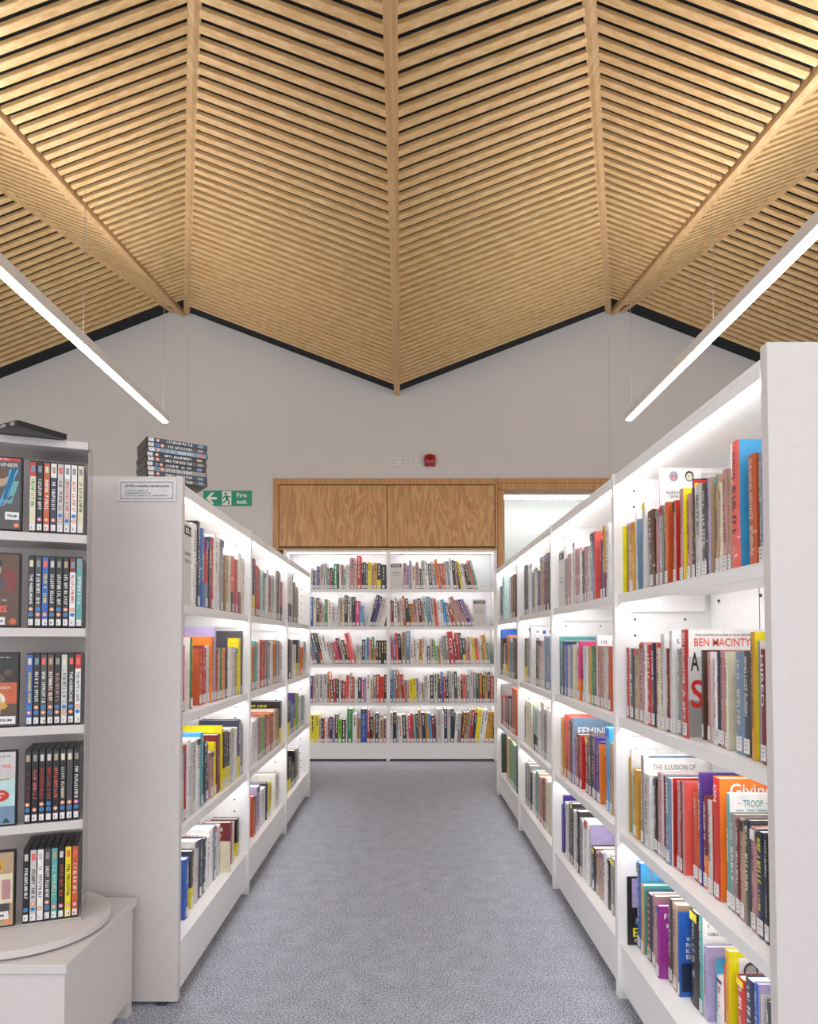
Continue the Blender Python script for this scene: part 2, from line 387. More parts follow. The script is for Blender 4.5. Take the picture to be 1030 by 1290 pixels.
SPECIAL = {
    'comic': dict(art=art_comic),
    'ben': dict(t=[('BEN MACINTYRE', .03, .5), ('A SPY', .55, .85)], ink='w', art=art_title(
        [('FROM THE BESTSELLING AUTHOR OF THE SPY AND THE TRAITOR', .02, .94, 1.0, .018, 'd'), ('BEN MACINTYRE', .0, .845, 1.02, .075, 'R'), ('A', -.06, .62, .13, .17, 'k'),
         ('S', -.06, .28, .2, .26, 'r')], [(-.1, 1.1, 0.01, .35, 'g'), (-.1, 1.1, .35, .75, 'e')])),
    'russia': dict(t=[('WHO LOST RUSSIA?', .05, .62)], ink='w'),
    'dragon': dict(t=[('THE FIRE OF THE DRAGON', .05, .75)], ink='d'),
    'hired': dict(t=[('HIRED', .05, .5)], ink='w'),
    'troop': dict(t=[('TROOP', .3, .6)], ink='w', art=art_title([('TROOP', .12, .885, .32, .06, 'T')], [(.02, .09, .91, .916, 't'), (.47, .55, .91, .916, 't'), (.0, .12, .85, .86, 'T'), (.17, .3, .85, .86, 'T'), (.35, .5, .85, .86, 'T')])),
    'giving': dict(t=[('ON', .06, .2)], ink='w', art=art_title([('Giving', .06, .82, .62, .14, 'w')])),
    'illusion': dict(art=art_title([('THE ILLUSION OF', .08, .84, .8, .06, 'g')], [(0, 1.05, .975, 1.0, 'B')])),
    'purple': dict(art=art_title([], [(.1, .9, .0, .88, 'o'), (.2, .5, .5, .86, 'B'), (.4, .9, .3, .7, 'r')])),
    'war': dict(art=art_title([('W', .04, .66, .15, .05, 'w'), ('PAR', .04, .59, .27, .05, 'w'), ('KNE', .04, .52, .3, .05, 'w'), ('EL', .04, .45, .17, .05, 'w')], [(-.08, 1.08, 0.06, .4, 'n')])),
    'hope': dict(art=art_title([('E', .02, .12, .2, .13, 'y'), ('CH', .06, .04, .22, .05, 'w')], [(.0, .9, .55, .98, 'V'), (.1, .6, .3, .4, 'B'), (.2, .9, .4, .47, 'B')])),
    'stripes': dict(art=art_title([], [(.1 * i, .1 * i + .05, .0, 1.0, 'sB'[i % 2]) for i in range(10)])),
    'checks': dict(art=art_title([], [(.0, 1, .05 + .09 * i, .09 + .09 * i, 'o') for i in range(10)]), t=[('- - - - - - - - -', .05, .9)], ink='o'),
    'people': dict(art=art_people('y', 'd')),
    'feminists': dict(art=art_title([('FEMINISTS', .02, .745, 1.05, .12, 'w')], [(-.08, 1.08, .70, .74, 'V'), (-.08, 1.08, .0, .6, 'V')])),
    'guilty': dict(t=[('GUILTY BOY', .1, .55)], ink='d'),
    'lahiri': dict(),
    'social': dict(t=[('THE SOCIAL DISTANCE', .04, .58), ('BETWEEN US', .64, .9)], ink='c'),
    'machia': dict(t=[('MACHIAVELLI', .1, .6)], ink='N'),
    'usborne': dict(ink='p'),
    'diy': dict(t=[('DIY', .22, .72)], ink='w', h=.022),
    'penguin': dict(art=art_title([], [(.3, .55, .88, .96, 'F')])),
    'framed': dict(art=art_title([], [(.05, .95, .05, .93, 'w'), (.12, .6, .5, .85, 'n')])),
    'icons': dict(art=art_title([], [(.1, .2, .9, .94, 'p'), (.35, .47, .88, .94, 'b'), (.6, .7, .89, .95, 'O'), (.1, .22, .76, .81, 'g'), (.4, .5, .78, .82, 'R'), (.55, .65, .7, .76, 's')])),
}
R1a = """771 778.3 663 y y i1.8;783.2 787 660 d i3;787 790 660 p i3;790.2 792.6 659 t i3;792.6 799 657 Y Y i2.6;799 800.5 645 e w i3;801 804 654 B B i3.2;810 813 632 e w i2.4;
818 825.5 641 N i2.8 a-3;825.5 827 624 B o i4;827 830.3 641 p i2.8;830.3 831.6 582 e w i3 #comic D22;831.8 836 636 g i2.8;838 842 632 O O i2.4;848.6 852 630 p r i3;857 861.5 615 p y i3;866 871.3 621 p i3.8;
872 876.3 614 d w i3.4;877 884.6 609 e i3 #guilty;885 892 606 d i3;892 895.5 601 V t i2.6;902 906.4 597 t i3.4;906.5 911 607 c i3.2;911 917.5 590 p i3 #lahiri;917.5 922 590 t i3;
922 932.8 553 R s i2.2 D19;943.7 953.7 570 O O i3.2 #social;957 964 568 B i3.6"""
R2a = """783.6 787.5 816 d i2.6;787.7 792.8 816 r w i2.6;793.7 799.6 817 d i2.6;799.6 806 817 t t i2.6;806.5 811.5 809 p i2.4;811.8 815.5 812 w i2.4;815.5 821.5 812 r i2.2;821.5 826 810 n i2.2;
826 828 810 p r i2.4;828 833 816 c i2.2;833 837.6 799 e w i2;840 844 817 m i2.4;844 847.4 795 e w i2;854 859 818 g i3;859.2 868.3 793 r w i2.2 #ben D18;881 886.5 819 d N i5.2 D11;891.8 895.6 821 p w i5 D11;899.6 904 821 w r i4.6 D11;
904 908 821 n i4.4 D11;908 914 819 p i4.2 D11;914 918 821 c c i3.6 D11;927.7 938 821 B B i4 D11;938 946.6 820 d i3.6 #russia D11;946.8 953 796 Y y i3 #dragon;956 959 807 g w i3;959.5 967.5 818 m m i2.6 #hired"""
R3a = """776.5 778.5 954 Y Y i3;791.5 795.5 944 g w i3.4;795.5 796.5 973 T T i3;796.8 803.6 971 Y Y i2.6 #machia;808 811.4 952 g w i2.6 #illusion D18;811.4 818.8 977 e w i2.6;824 829 981 k k i3.6;829 832.8 974 p i3.4;832.8 836.4 975 e i3.4;
836.4 838.6 978 m i3.4;838.6 845.3 981 B i3.2;845.3 848 981 w r i3.4;853.4 857 985 p i3.8;857 860 985 m i3.8;860 863 986 p R i3.8;874.5 880.7 999 O i5.2;880.7 885 975 v v i5 #purple D16;887 892.3 1004 m/o i5.2;892.3 898 1009 e O i4.6;
899.6 908 981 r o i4.8 #giving D18;916.3 920.5 1000 T w i5 #troop D16;920.5 928 1027 g i5;928 933 1033 m i5 D12;933 939.4 1033 t i4.8 D12;939.4 946.7 1034 d i4.6 D12;947 954 1044 p i4.4 D12;954 964 1050 n i4.2 D12;964 970 1052 k i4 D12;970 975 1058 Y i4 D12"""
R4a = """785.2 789 1105 d k i2 #hope D13;800.6 807.7 1088 b s i5 #stripes D17;807.7 811.6 1116 Y T i4.8;815 822.2 1129 n n i5.2 #checks D13;822.2 827 1130 p i5.2 D13;827 831 1142 Q Q i4 D13;842.6 847.5 1134 d i6.5 D13;847.5 854 1141 t i6 D13;854 856 1150 b b i5.6 #war D13;
870 881 1153 k k i7.8 #penguin;881.5 886 1154 T w i7.8;887.4 892 1194 V V i7.8;902 903.5 1209 T s i9.5 D12;903.5 912 1238 w i9.5;912 914 1216 O i9.5;914 919 1199 Y y i9.2 #people D15;929.3 939.8 1237 r m i10 D12;940 951 1239 n i10 D12;951.4 956.6 1241 b V i10 D12;956.6 960 1254 e e i10.4 D12;966.5 971 1263 d i11 D12"""
R1b = """705 710.5 703 r/k i3;710.5 714.5 703 g i3;714.5 719 697 p i2.8;719 722 696 w i2.8;722 724 683 e w i2.8;724.5 730 690 p i2.8;730 733 693 w i2.6;733 736 693 d i2.6;736 740 688 p i2.6;740 743.7 687 e i2.6;744 748.4 670 B i2.4;748.6 750 669 R R i2.2;757 759 680 v i3.2;759 763.5 662 Y/m w i3;763.8 768 658 w i3"""
R2b = """694.8 700 802 T T i2.6 #framed D18;701 705.5 813 r i3;707 710.5 808 n i3;710.7 715 812 b i3;715 718 813 e i3;718 721 813 B i3;721 727 812 c i3;727 731 808 P/o P i2.8;734 737 814 L i3;737 741 814 w i3;741 745 814 Y i3;745 749 814 G i3;749 751 814 d i3;751 753 800 e w i3;753 760 814 p i3;760 766 815 e i3;766 770.5 815 O i3"""
R3b = """702 705 904 t c i3;705 709.5 904 Y i3;711 716.5 902 R/O i3;716.5 721 908 N i3;721 723 905 V B i3 #feminists D19;723.5 726 926 p i3.6;726 730.4 926 m i3.6;730.6 733 928 r r i3.6;737.5 742 928 m i4;742 748 928 d i4;748 754.6 931 v i4;754.6 757 939 o o i4;763.5 768 917 s i3.8;768 772.5 937 t i3.6"""
R4b = """696.5 699 1013 Y i3;699.5 702 1013 b b i3;706 708.5 1002 O v i3.4;712 716 1013 e i3.4;716 719 1013 d i3.4;719 722 1013 k i3.4;722 726 1023 e i3.4;726 730 1023 k i3.4;730 736 1035 g i3.6;736 741 1035 w i3.6;741 744 1041 e V i4;744 750 1070 k/n i4.4;750 755 1076 t i4.6;755 760 1076 p i4.6;760 765 1076 w i4.6;765 769 1085 k i4.6;769 775.5 1085 g i4.6"""
R1c = """655.5 658 712 s i3;658 661 714 N i3;661 665.5 710 k i3;665.5 670 708 w i3;670 673 720 B i3;673 677 714 c i3;677 680.5 718 v i3;680.5 684.5 700 t i3;684.5 687.5 699 m i3;687.5 691 696 d i3"""
R1d = """626 632.5 738 n i2 #usborne;632.7 634.5 725 L L i2;641.5 645 725 w i2;646 649 723 N i2"""
R2c = """659 661 813 g i3;661 664 804 d/y i3;664 667 804 g i3;667 669 790 e w i3 #icons D17;675 678 807 d i3.4;678 680.6 813 t i3.4;680.6 685.5 807 e i3.4;685.5 692 801 B i3"""
R2d = """625 629 793 b i2;629 633 804 k i2;633 638.5 810 n/y i2;638.5 641.6 800 o i2;641.6 646 808 T i2;646 649.5 804 N i2"""
R3c = """652 656 889 m i3;656 661.5 890 p i3;662 669 885 c w i3;671.7 677 891 L/k i3;677 681 893 w i3;681 685 884 e i3;685 689 896 g i3;689 693.5 895 w i3"""
R3d = """627 632 862 g i2;632 636.5 879 r i2;636.5 639.5 879 r i2;639.5 645 880 k i2;645 649.5 868 O i2"""
R4c = """660 663.7 963 d i3;663.7 667.3 963 g i3;667.3 671 975 K i3;671 674.7 975 w i3;674.7 679 974 T i3;679 683 981 p i3;683 687 983 m i3;687 694 985 c i3"""
R4d = """626 630.5 922 e s i2;630.5 632.2 925 K K i2;638 641.5 928 o i2;641.5 646 931 l i2;646 649 940 T i2;649.5 651.5 938 d i2"""
L1a = """240.5 247 660 w i2;247 251.5 657 k i2;251.5 257 666 b i2;257 261.5 680 r/B i2;262 265 677 d i2;265 268.5 677 r i2;268.5 282 677 w i2 D17;283.7 287 700 t i2;287 290.7 700 c i2;290.7 295 701 R/d i2;295 299.5 705 r i2;299.5 304 698 w/m i2;304 308 704 c i2;308 312 706 e i2"""
L2a = """228.7 232 813 r i2;238.5 241.8 803 G w i3.2;250 253.5 817 O O i4;253.5 260.5 813 r m i4;260.5 263 813 e i4;263.7 268.6 802 o o i3.4;268.6 271.5 790 V V i3.2 D19;271.5 274 818 O i3;274 277 817 t i3;277 279.6 816 G i3;279.6 283.3 816 o i3;283.3 286.5 803 d d i3 D17;287 292 815 w i3;292 298.6 815 e i3;298.6 303 804 y i2.6;303.2 308 795 d i2.4;308 310.8 786 T T i2.2 D19"""
L3a = """228 231.6 938 e i2;231.6 234 938 r i2;234.3 240 932 w i2;240 246 934 e i2;246 251.5 930 w i2;251.8 255.5 923 T s i2.4;256 263 933 n i2.6;263 269 947 p i2.6;269 271.5 935 y i2.6;271.5 277 925 m i2.4;277.5 280 914 y i2;280.5 290 920 k/y Y i2;290.3 294 917 e i2;294 298.6 917 w i2;298.6 304.8 906 n/y i2;304.8 308 912 g i2"""
L4a = """232 237.2 1081 b b i4 D13;239 243 1072 d/y i5 a2;243 249 1060 e i5 a3;249 254 1058 n i5 a3;254 262.5 1055 n i5 a4;263 268 1043 w i5;268 272 1040 B i5;272 277 1040 e i5;284 287.6 1066 P c i1 D13;288.4 292 1036 m i3.4 a3;292 294.5 1036 c i3.4 a3;298 306 1031 k/y k i3.4;306.5 311 1026 m i3"""
L1b = """315.5 317.5 703 B i2;317.5 321 704 k/y i2;321 328.5 714 r i2 a-2;329 335 720 L i2 a2;335 338 718 w i2;338 341.7 725 p i2;341.7 345.3 725 e i2;345.3 349 720 w i2 a3;349 352.7 720 d i2 a3;353 358 733 r/k i2;358 361 729 d i2"""
L1c = """363 369 713 w/d i2;369.6 372.6 734 g i2;373 376 740 t i2 a-3"""
L2b = """316 320 812 o i2;320 324 808 T i2 a3;324 328 806 w i2 a2;328 336 806 r i2;336 340 806 B i2;340 344 808 w i2;344 347 808 o i2;347 352 806 g i2;352 357 808 w i2"""
L2c = """363 369 805 k i2;369 373 812 w i2;374 377.7 806 k/y i2;378.5 382 815 o i2;382 386 808 e i2"""
L3b = """316 321 909 w i2 a3;321 325 905 w i2;325 329 902 p i2;329 334 902 l i2;334 344.7 897 O O i2;344.7 348 893 c i2;348 351 893 t i2;352 356.4 883 k/y k i2 D18"""
L3c = """362 366 878 k/y i2;366 370 885 b i2;370 373 873 v/y i2;373 376 873 l i2;376 380 876 w i2;380 384 875 T i2"""
L4b = """318 323 1001 O i3;323 326.5 990 V i3;328 334.5 992 w w i3;335 338.4 985 n i3;338.4 342 985 y i3;346 354 973 w w i3;355 359 963 p k i3"""
L4c = """363 367 953 k/y i3;367 371 960 n i3 a-3;371 377 942 k k i3 a-5"""
for nm, spec, bay, tier in [('R1a', R1a, 0, 0), ('R2a', R2a, 0, 1), ('R3a', R3a, 0, 2), ('R4a', R4a, 0, 3), ('R1b', R1b, 1, 0), ('R2b', R2b, 1, 1), ('R3b', R3b, 1, 2), ('R4b', R4b, 1, 3),
                            ('R1c', R1c, 2, 0), ('R2c', R2c, 2, 1), ('R3c', R3c, 2, 2), ('R4c', R4c, 2, 3), ('R1d', R1d, 3, 0), ('R2d', R2d, 3, 1), ('R3d', R3d, 3, 2), ('R4d', R4d, 3, 3)]:
    side_row(nm, spec, 1, R_LIP[tier], RB[bay] + (.03 if bay == 0 else .004), RB[bay + 1] - 0.024, R_TOP - .03 if tier == 0 else R_LIP[tier - 1] - .03)
for nm, spec, bay, tier in [('L1a', L1a, 0, 0), ('L2a', L2a, 0, 1), ('L3a', L3a, 0, 2), ('L4a', L4a, 0, 3), ('L1b', L1b, 1, 0), ('L2b', L2b, 1, 1), ('L3b', L3b, 1, 2), ('L4b', L4b, 1, 3),
                            ('L1c', L1c, 2, 0), ('L2c', L2c, 2, 1), ('L3c', L3c, 2, 2), ('L4c', L4c, 2, 3)]:
    side_row(nm, spec, -1, L_LIP[tier], LB[bay] + (.03 if bay == 0 else .004), LB[bay + 1] - 0.024, L_TOP - .03 if tier == 0 else L_LIP[tier - 1] - .03)

# ---- rear rows: "colour:width:height" in survey units, L<deg> sets the lean, _:w is a gap
def back_row(name, spec, scale, u0, u1, lip):
    toks = spec.split(); tot = sum(float(t.split(':')[1]) for t in toks if t[0] != 'L')
    x0 = ray(u0, 808)[0] * YB; x1 = ray(u1, 808)[0] * YB
    k = (x1 - x0) / tot; px = YB / F / scale; x = x0; lean = 0.0
    for t in toks:
        if t[0] == 'L' and ':' not in t: lean = math.radians(float(t[1:])); continue
        a = t.split(':'); w = float(a[1]) * k
        if a[0] != '_':
            h = float(a[2]) * px * (1 / max(.9, math.cos(lean)))
            sc = a[0]; opts = {}
            if sc[-1] == '#': sc = sc[:-1]; opts = dict(SPECIAL['diy'])
            hh = min(h, .305)
            add_book((x + w / 2, YB + 0.02, lip + .001), 0.0, lean, w * math.cos(lean) - 0.001, min(.2, max(.12, hh * .7)), hh, sc, None, name, opts)
        x += w
back_row('B1L', "e:18:215 n:20:190 e:15:200 b:22:235 O:12:200 e:18:250 e:22:265 L-4 g:12:265 w:12:250 g:14:265 T:16:215 r:16:210 n:20:220 L0 G:38:258 k:14:260 w:20:260 p:22:250 T:18:205 w:20:250 w:22:250 p:48:322 c:18:240 r:46:345 k:20:270 d:24:275 d:18:260 y:36:275 p:20:250 Y:34:270 k/y:36:265 k:50:250", 8.067, 391, 486, B_LIP[0])
back_row('B2L', "b:26:300 c:32:285 N:30:290 p:26:240 e:26:220 G:32:275 w:44:250 e:20:200 w:20:200 w:20:200 e:22:290 t:22:280 c:20:300 k:34:315 c:18:230 g:24:300 k:36:300 P:46:260 s:34:210 _:34 L14 w:20:300 n:34:315 v:30:300 e:24:290 e:22:290 w:24:290 w:20:290 N:20:260", 8.067, 390.5, 486, B_LIP[1])
back_row('B3L', "_:20 L-14 r:14:180 B:26:270 d:34:310 d/O:24:310 L-12 w:28:300 w:34:290 e:24:220 e:24:220 r:22:210 P:22:230 m:28:260 e:22:230 L-14 K:28:240 r:22:200 R:40:310 L0 e:20:200 c:18:190 e:18:190 n:26:250 e:14:230 s:22:270 P/R:24:250 G:22:275 o:20:160 k:24:240 k:24:240 k:24:240 k:24:240", 8.067, 391, 486.5, B_LIP[2])
back_row('B4L', "v:26:285 t:26:265 e:38:310 e:44:310 e:46:310 k:14:330 L-3 o:22:320 d:32:240 r:26:255 n:26:250 L0 w:18:300 n:18:235 r:28:225 L2 R:34:295 e:22:320 L0 r:24:280 t:20:270 w:32:260 n:36:270 P:28:245 V:24:270 w:38:310 c:32:270 g:36:300 r:28:305 F:50:280 k:28:300", 8.583, 390.5, 487, B_LIP[3])
back_row('B5L', "y:50:300 y:42:300 e:22:265 k:26:260 r:14:255 w:26:240 p:22:270 n:30:280 V:26:270 N:32:300 l:38:255 k:44:245 w:14:300 G:54:390 w:46:310 m:18:265 Y:20:265 b:64:380 r:34:350 k:26:280 t:26:240 d:38:315 w:14:250 t:30:250 p:40:265", 8.583, 390.5, 487, B_LIP[4])
back_row('B1R', "p:30:235 V:20:215 V:22:255 c:32:215 p:24:245 L-4 g:20:190 k:18:180 e:26:260 w:26:260 d:26:230 e:18:250 L-5 B:18:230 o:20:270 O:18:230 O:20:230 O:20:230 e:20:250 B:18:250 w:24:290 k:22:260 p:18:250 L-10 d:20:250 y:20:250 w:20:240 e:16:235 L-14 d:16:230 N:22:220 t:16:235 R:14:260 T:20:255", 7.103, 507.5, 603, B_LIP[0])
back_row('B2R', "p:18:240 m:14:230 w:28:270 L-4 t:24:230 e:18:250 O:20:270 K:24:250 m:14:200 Y:20:205 p:20:240 e:14:250 m:22:250 t:20:230 L-6 L:20:270 B:30:265 e:22:260 R:22:250 w:20:230 w:20:220 L-8 s:22:240 b:18:210 L-14 g:18:190 r:28:165 L-24 t:36:200 p:30:260 p:22:235 v:24:235 V:20:240 e:10:200", 7.103, 490, 597, B_LIP[1])
back_row('B3R', "w:14:190 L-3 R:22:200 b:20:215 R:22:280 k:24:270 L0 t:32:290 B:38:295 w:24:200 c:24:220 w:24:210 Y:26:225 w:20:240 w:20:235 d:24:160 e:34:230 L-4 l:18:215 T:16:160 Y:20:160 e:22:230 g:24:250 g:26:255 L-5 r#:44:290 m:20:220 r:26:280 K:22:280 d/y:22:230 p:20:230 r/r:18:120 c:22:240 y:20:240 L-4 R:28:230 c:24:190 t:20:160 L-6 Y:26:260 T:20:185", 7.103, 490, 618, B_LIP[2])
back_row('B4R', "b:18:200 B:36:290 L-4 O:26:245 t:20:290 r:26:250 L-2 p:22:200 e:20:200 L-3 y:34:210 y:24:220 V:22:220 w:20:190 t:18:175 L0 e:28:245 w:22:210 k:28:245 e:36:260 L-2 d:20:250 m:16:210 b:14:270 r:20:230 k:20:205 g:24:280 e:26:280 d:28:275 c:26:240 L0 k:14:190 R:28:250 g:30:245 e:28:290 g:28:265 K:22:250 r:26:260 K:24:240 Y:22:250 n:22:270 r:30:235", 7.103, 491, 622, B_LIP[3])
back_row('B5R', "e:28:265 n:30:270 e:22:245 L-3 w:36:245 K:34:245 c:18:220 P:22:240 F:24:260 T:22:250 d:22:260 t:28:290 n:34:265 L-4 Y:28:265 s:28:260 m:30:240 L0 e:50:300 w:20:270 n:28:305 e:28:310 n:30:305 L4 w:26:260 g:28:260 L7 m:30:265 t:24:270 g:20:290 r:24:290 n:26:265 y:38:300 w:26:290 w:26:300 Y:32:270 Y:28:270 L0 k:24:130", 7.103, 491, 622, B_LIP[4])

TIERS = {'1': 'top', '2': 'second', '3': 'third', '4': 'bottom'}
TB = {'1': 'top', '2': 'second', '3': 'third', '4': 'fourth', '5': 'bottom'}
BAYN = {'a': 'nearest', 'b': 'second', 'c': 'third', 'd': 'far'}
def where(row):
    if row[0] == 'B': return f"{TB[row[1]]} shelf of the rear bookcase, {'left' if row[2] == 'L' else 'right'} bay", 'from the left'
    return f"{TIERS[row[1]]} shelf, {BAYN[row[2]]} {'right' if row[0] == 'R' else 'left'} bay", ('from the far end' if row[0] == 'R' else 'from the near end')
count = {}
for b in BOOKS:
    count[b['row']] = count.get(b['row'], 0) + 1; b['idx'] = count[b['row']]
def Mx(b): return Matrix.Translation(b['loc']) @ Matrix.Rotation(b['phi'], 4, 'Z') @ Matrix.Rotation(b['lean'], 4, 'Y')
ranked = sorted(range(len(BOOKS)), key=lambda i: -BOOKS[i]['area'])
single = set(ranked[:300])
rest = MB()
for i, b in enumerate(BOOKS):
    rnd = random.Random(i * 7 + 3)
    plain = i not in single
    # keep a leaning book's lower corner on the shelf
    lift = abs(math.sin(b['lean'])) * b['t'] / 2
    loc = (b['loc'][0], b['loc'][1], b['loc'][2] + lift)
    b['loc'] = loc
    cv, pg, lab = book_parts(b['t'], b['d'], b['h'], b['sc'], b['cc'], rnd, b['opts'], plain)
    if plain:
        m = Mx(b)
        for q in (cv, pg, lab): rest.merge(q, m)
        continue
    r = empty('book'); r.matrix_world = Mx(b)
    co_ = cv.build('cover', r); pg.build('pages', r)
    if lab.v: lab.build('spine_label', co_)
    w, frm = where(b['row'])
    size = 'tall ' if b['h'] > .245 else ('short ' if b['h'] < .18 else '')
    thick = 'thick ' if b['t'] > .034 else ('thin ' if b['t'] < .014 else '')
    sp = b['sc'].split('/')
    col = WORDS[sp[0]] + (' and ' + WORDS[sp[1]] if len(sp) > 1 and sp[1] != sp[0] else '')
    lbl = f"{(size or thick)}{col} book, {ORD[b['idx']]} {frm}, {w}"
    if len(lbl.replace('-', ' ').split()) > 16: lbl = lbl.replace('tall ', '').replace('short ', '').replace('thin ', '').replace('thick ', '')
    if len(lbl.replace('-', ' ').split()) > 16: lbl = lbl.replace(' of the rear bookcase', ', rear bookcase')
    tag(r, lbl, 'book', 'books on the ' + w)
if rest.v:
    tag(rest.build('remaining_books'), 'small distant library books filling the farther shelves of the bookcases', 'books', kind='stuff')
print('BOOKS', len(BOOKS))

# ---------------------------------------------------------------- bookcases
def holes(mb, x, side_n, y, z0, z1, m=M_HOLE, step=0.05):
    z = z0
    while z < z1: mb.rect_y(x - .0035, x + .0035, z, z + .006, y, m); z += step
def run_bay(side, bay, ys, lips, top, label, near_end, far_end):
    X = (XR if side > 0 else XL); s = side
    y0, y1 = ys[bay], ys[bay + 1]
    r = empty('bookcase', (s * (X + .15), (y0 + y1) / 2, 0)); tag(r, label, 'bookcase', 'bookcases in the right run' if side > 0 else 'bookcases in the left run')
    inv = Matrix.Translation(-Vector(r.location))
    def B(mb, name, bevel=0.0):
        mb.v = [tuple(inv @ Vector(v)) for v in mb.v]; return mb.build(name, r, bevel)
    ya = y0 + (.0265 if near_end else .001); yb = y1 - .021
    D = .30
    # uprights
    if near_end:
        p = MB(); w = .62 if side < 0 else .64
        p.box(s * (X - .004), s * (X - .004 + w), y0, y0 + .024, 0.012, top + .022, M_PANEL); e = B(p, 'end_panel', .0015); e['label'] = 'wide plain end panel facing the entrance'
        f = MB(); f.box(s * (X + .03), s * (X + .06), y0 + .002, y0 + .02, 0, .014, M_HOLE); f.box(s * (X + .5), s * (X + .53), y0 + .002, y0 + .02, 0, .014, M_HOLE); B(f, 'levelling_foot')
    p = MB()
    yu0, yu1 = (y1 - .0205, y1 - .001)
    if far_end: yu0, yu1 = y1 - .02, y1
    p.box(s * X, s * (X + D), yu0, yu1, 0.02, top, M_STEEL)
    p.box(s * (X - .008), s * (X + .03), yu0 - .002, yu1 + .002, 0.0, top + .004, M_STEEL)
    for xx in (.055, .21): holes(p, s * (X + xx), s, yu0 - .0004, .2, top - .04)
    B(p, 'upright')
    # back panel with pressed seams
    p = MB(); p.box(s * (X + D - .012), s * (X + D), ya, yb, .05, top, M_STEEL)
    for q in (.33, .66): yy = ya + (yb - ya) * q; p.box(s * (X + D - .013), s * (X + D - .0118), yy, yy + .002, .06, top - .01, M_HOLE)
    B(p, 'back_panel')
    for k, z in enumerate(lips):
        p = MB(); x0, x1 = s * (X + .001), s * (X + D - .012)
        if k < 3:
            p.box(x0, x1, ya, yb, z - .004, z, M_STEEL); p.box(x0, s * (X + .013), ya, yb, z - .029, z - .004, M_STEEL)
            p.box(s * (X + .04), s * (X + .27), yb - .012, yb - .002, z - .055, z - .004, M_STEEL)
            for q in range(4): yy = ya + .06 + q * .24; p.box(s * (X + .272), s * (X + .276), yy, yy + .008, z - .03, z - .022, M_HOLE)
        else:
            p.box(x0, x1, ya, yb, z - .02, z, M_STEEL)
        B(p, 'shelf', .0008)
        if k < 3:
            p = MB(); p.box(s * (X + .0135), s * (X + .026), ya + .01, yb - .014, z - .019, z - .0045, M_LED); B(p, 'strip_light')
    p = MB(); p.box(s * (X + .004), s * (X + .02), ya, yb, .028, lips[3] - .021, M_STEEL); B(p, 'kickboard')
    # canopy with its lamp
    p = MB(); p.box(s * (X - .004), s * (X + D + .01), ya, y1 - .0005, top - .012, top, M_STEEL); p.box(s * (X - .004), s * (X + .004), ya, y1 - .0005, top - .034, top - .012, M_STEEL)
    B(p, 'canopy', .001)
    p = MB(); p.box(s * (X + .0045), s * (X + .026), ya + .004, yb - .004, top - .038, top - .0125, M_CAN)
    l = B(p, 'strip_light'); l['label'] = 'glowing white strip light under the canopy edge'
names = ['nearest', 'second', 'third', 'farthest']
for i in range(4):
    run_bay(1, i, RB, R_LIP, R_TOP, ['white steel bookcase bay closest to the camera on the right of the aisle', 'second white bookcase bay along the right of the aisle', 'third white bookcase bay along the right of the aisle', 'farthest white bookcase bay on the right of the aisle, beside the opening'][i], i == 0, i == 3)
for i in range(3):
    run_bay(-1, i, LB, L_LIP, L_TOP, ['white steel bookcase bay with wide end panel behind the film display', 'middle white bookcase bay on the left of the aisle', 'farthest white bookcase bay on the left of the aisle'][i], i == 0, i == 2)
BTOP = 1.925
for j, (xa, xb) in enumerate(BX):
    r = empty('bookcase', ((xa + xb) / 2, YB + .15, 0)); tag(r, ['left bay of the white bookcase under the oak cupboards at the aisle end', 'right bay of the white bookcase under the oak cupboards, with two header cards'][j], 'bookcase', 'bookcases against the rear wall')
    inv = Matrix.Translation(-Vector(r.location))
    def B(mb, name, bevel=0.0): mb.v = [tuple(inv @ Vector(v)) for v in mb.v]; return mb.build(name, r, bevel)
    for x, hw in ((xa, .011), (xb, .011)):
        if j == 1 and x == xa: continue
        p = MB(); p.box(x - hw, x + hw, YB, YB + .3, 0.0, BTOP - .01, M_STEEL); p.box(x - .016, x + .016, YB - .006, YB + .02, 0, BTOP, M_STEEL); B(p, 'upright')
    ix0, ix1 = xa + .012, xb - .012
    p = MB(); p.box(ix0, ix1, YB + .29, YB + .3, .03, BTOP - .005, M_STEEL)
    for xx in (ix1 - .06, ix1 - .09):
        z = .25
        while z < BTOP - .05: p.rect_y(xx, xx + .006, z, z + .008, YB + .2895, M_HOLE); z += .34
    B(p, 'back_panel')
    for k, z in enumerate(B_LIP):
        p = MB(); p.box(ix0, ix1, YB + .002, YB + .289, z - .004, z, M_STEEL); p.box(ix0, ix1, YB, YB + .01, z - .028, z - .001, M_STEEL); B(p, 'shelf', .0008)
        if k < 4:
            p = MB(); p.box(ix0 + .01, ix1 - .01, YB + .0105, YB + .022, z - .02, z - .0045, M_LED); B(p, 'strip_light')
    p = MB(); p.box(ix0, ix1, YB + .008, YB + .02, .02, .136, M_STEEL); B(p, 'kickboard')
    p = MB(); p.box(ix0, ix1, YB, YB + .3, BTOP - .012, BTOP, M_STEEL); p.box(ix0, ix1, YB - .002, YB + .006, BTOP - .03, BTOP - .012, M_STEEL); B(p, 'canopy')
    p = MB(); p.box(ix0 + .01, ix1 - .01, YB + .0065, YB + .028, BTOP - .03, BTOP - .0125, M_LED); B(p, 'strip_light')

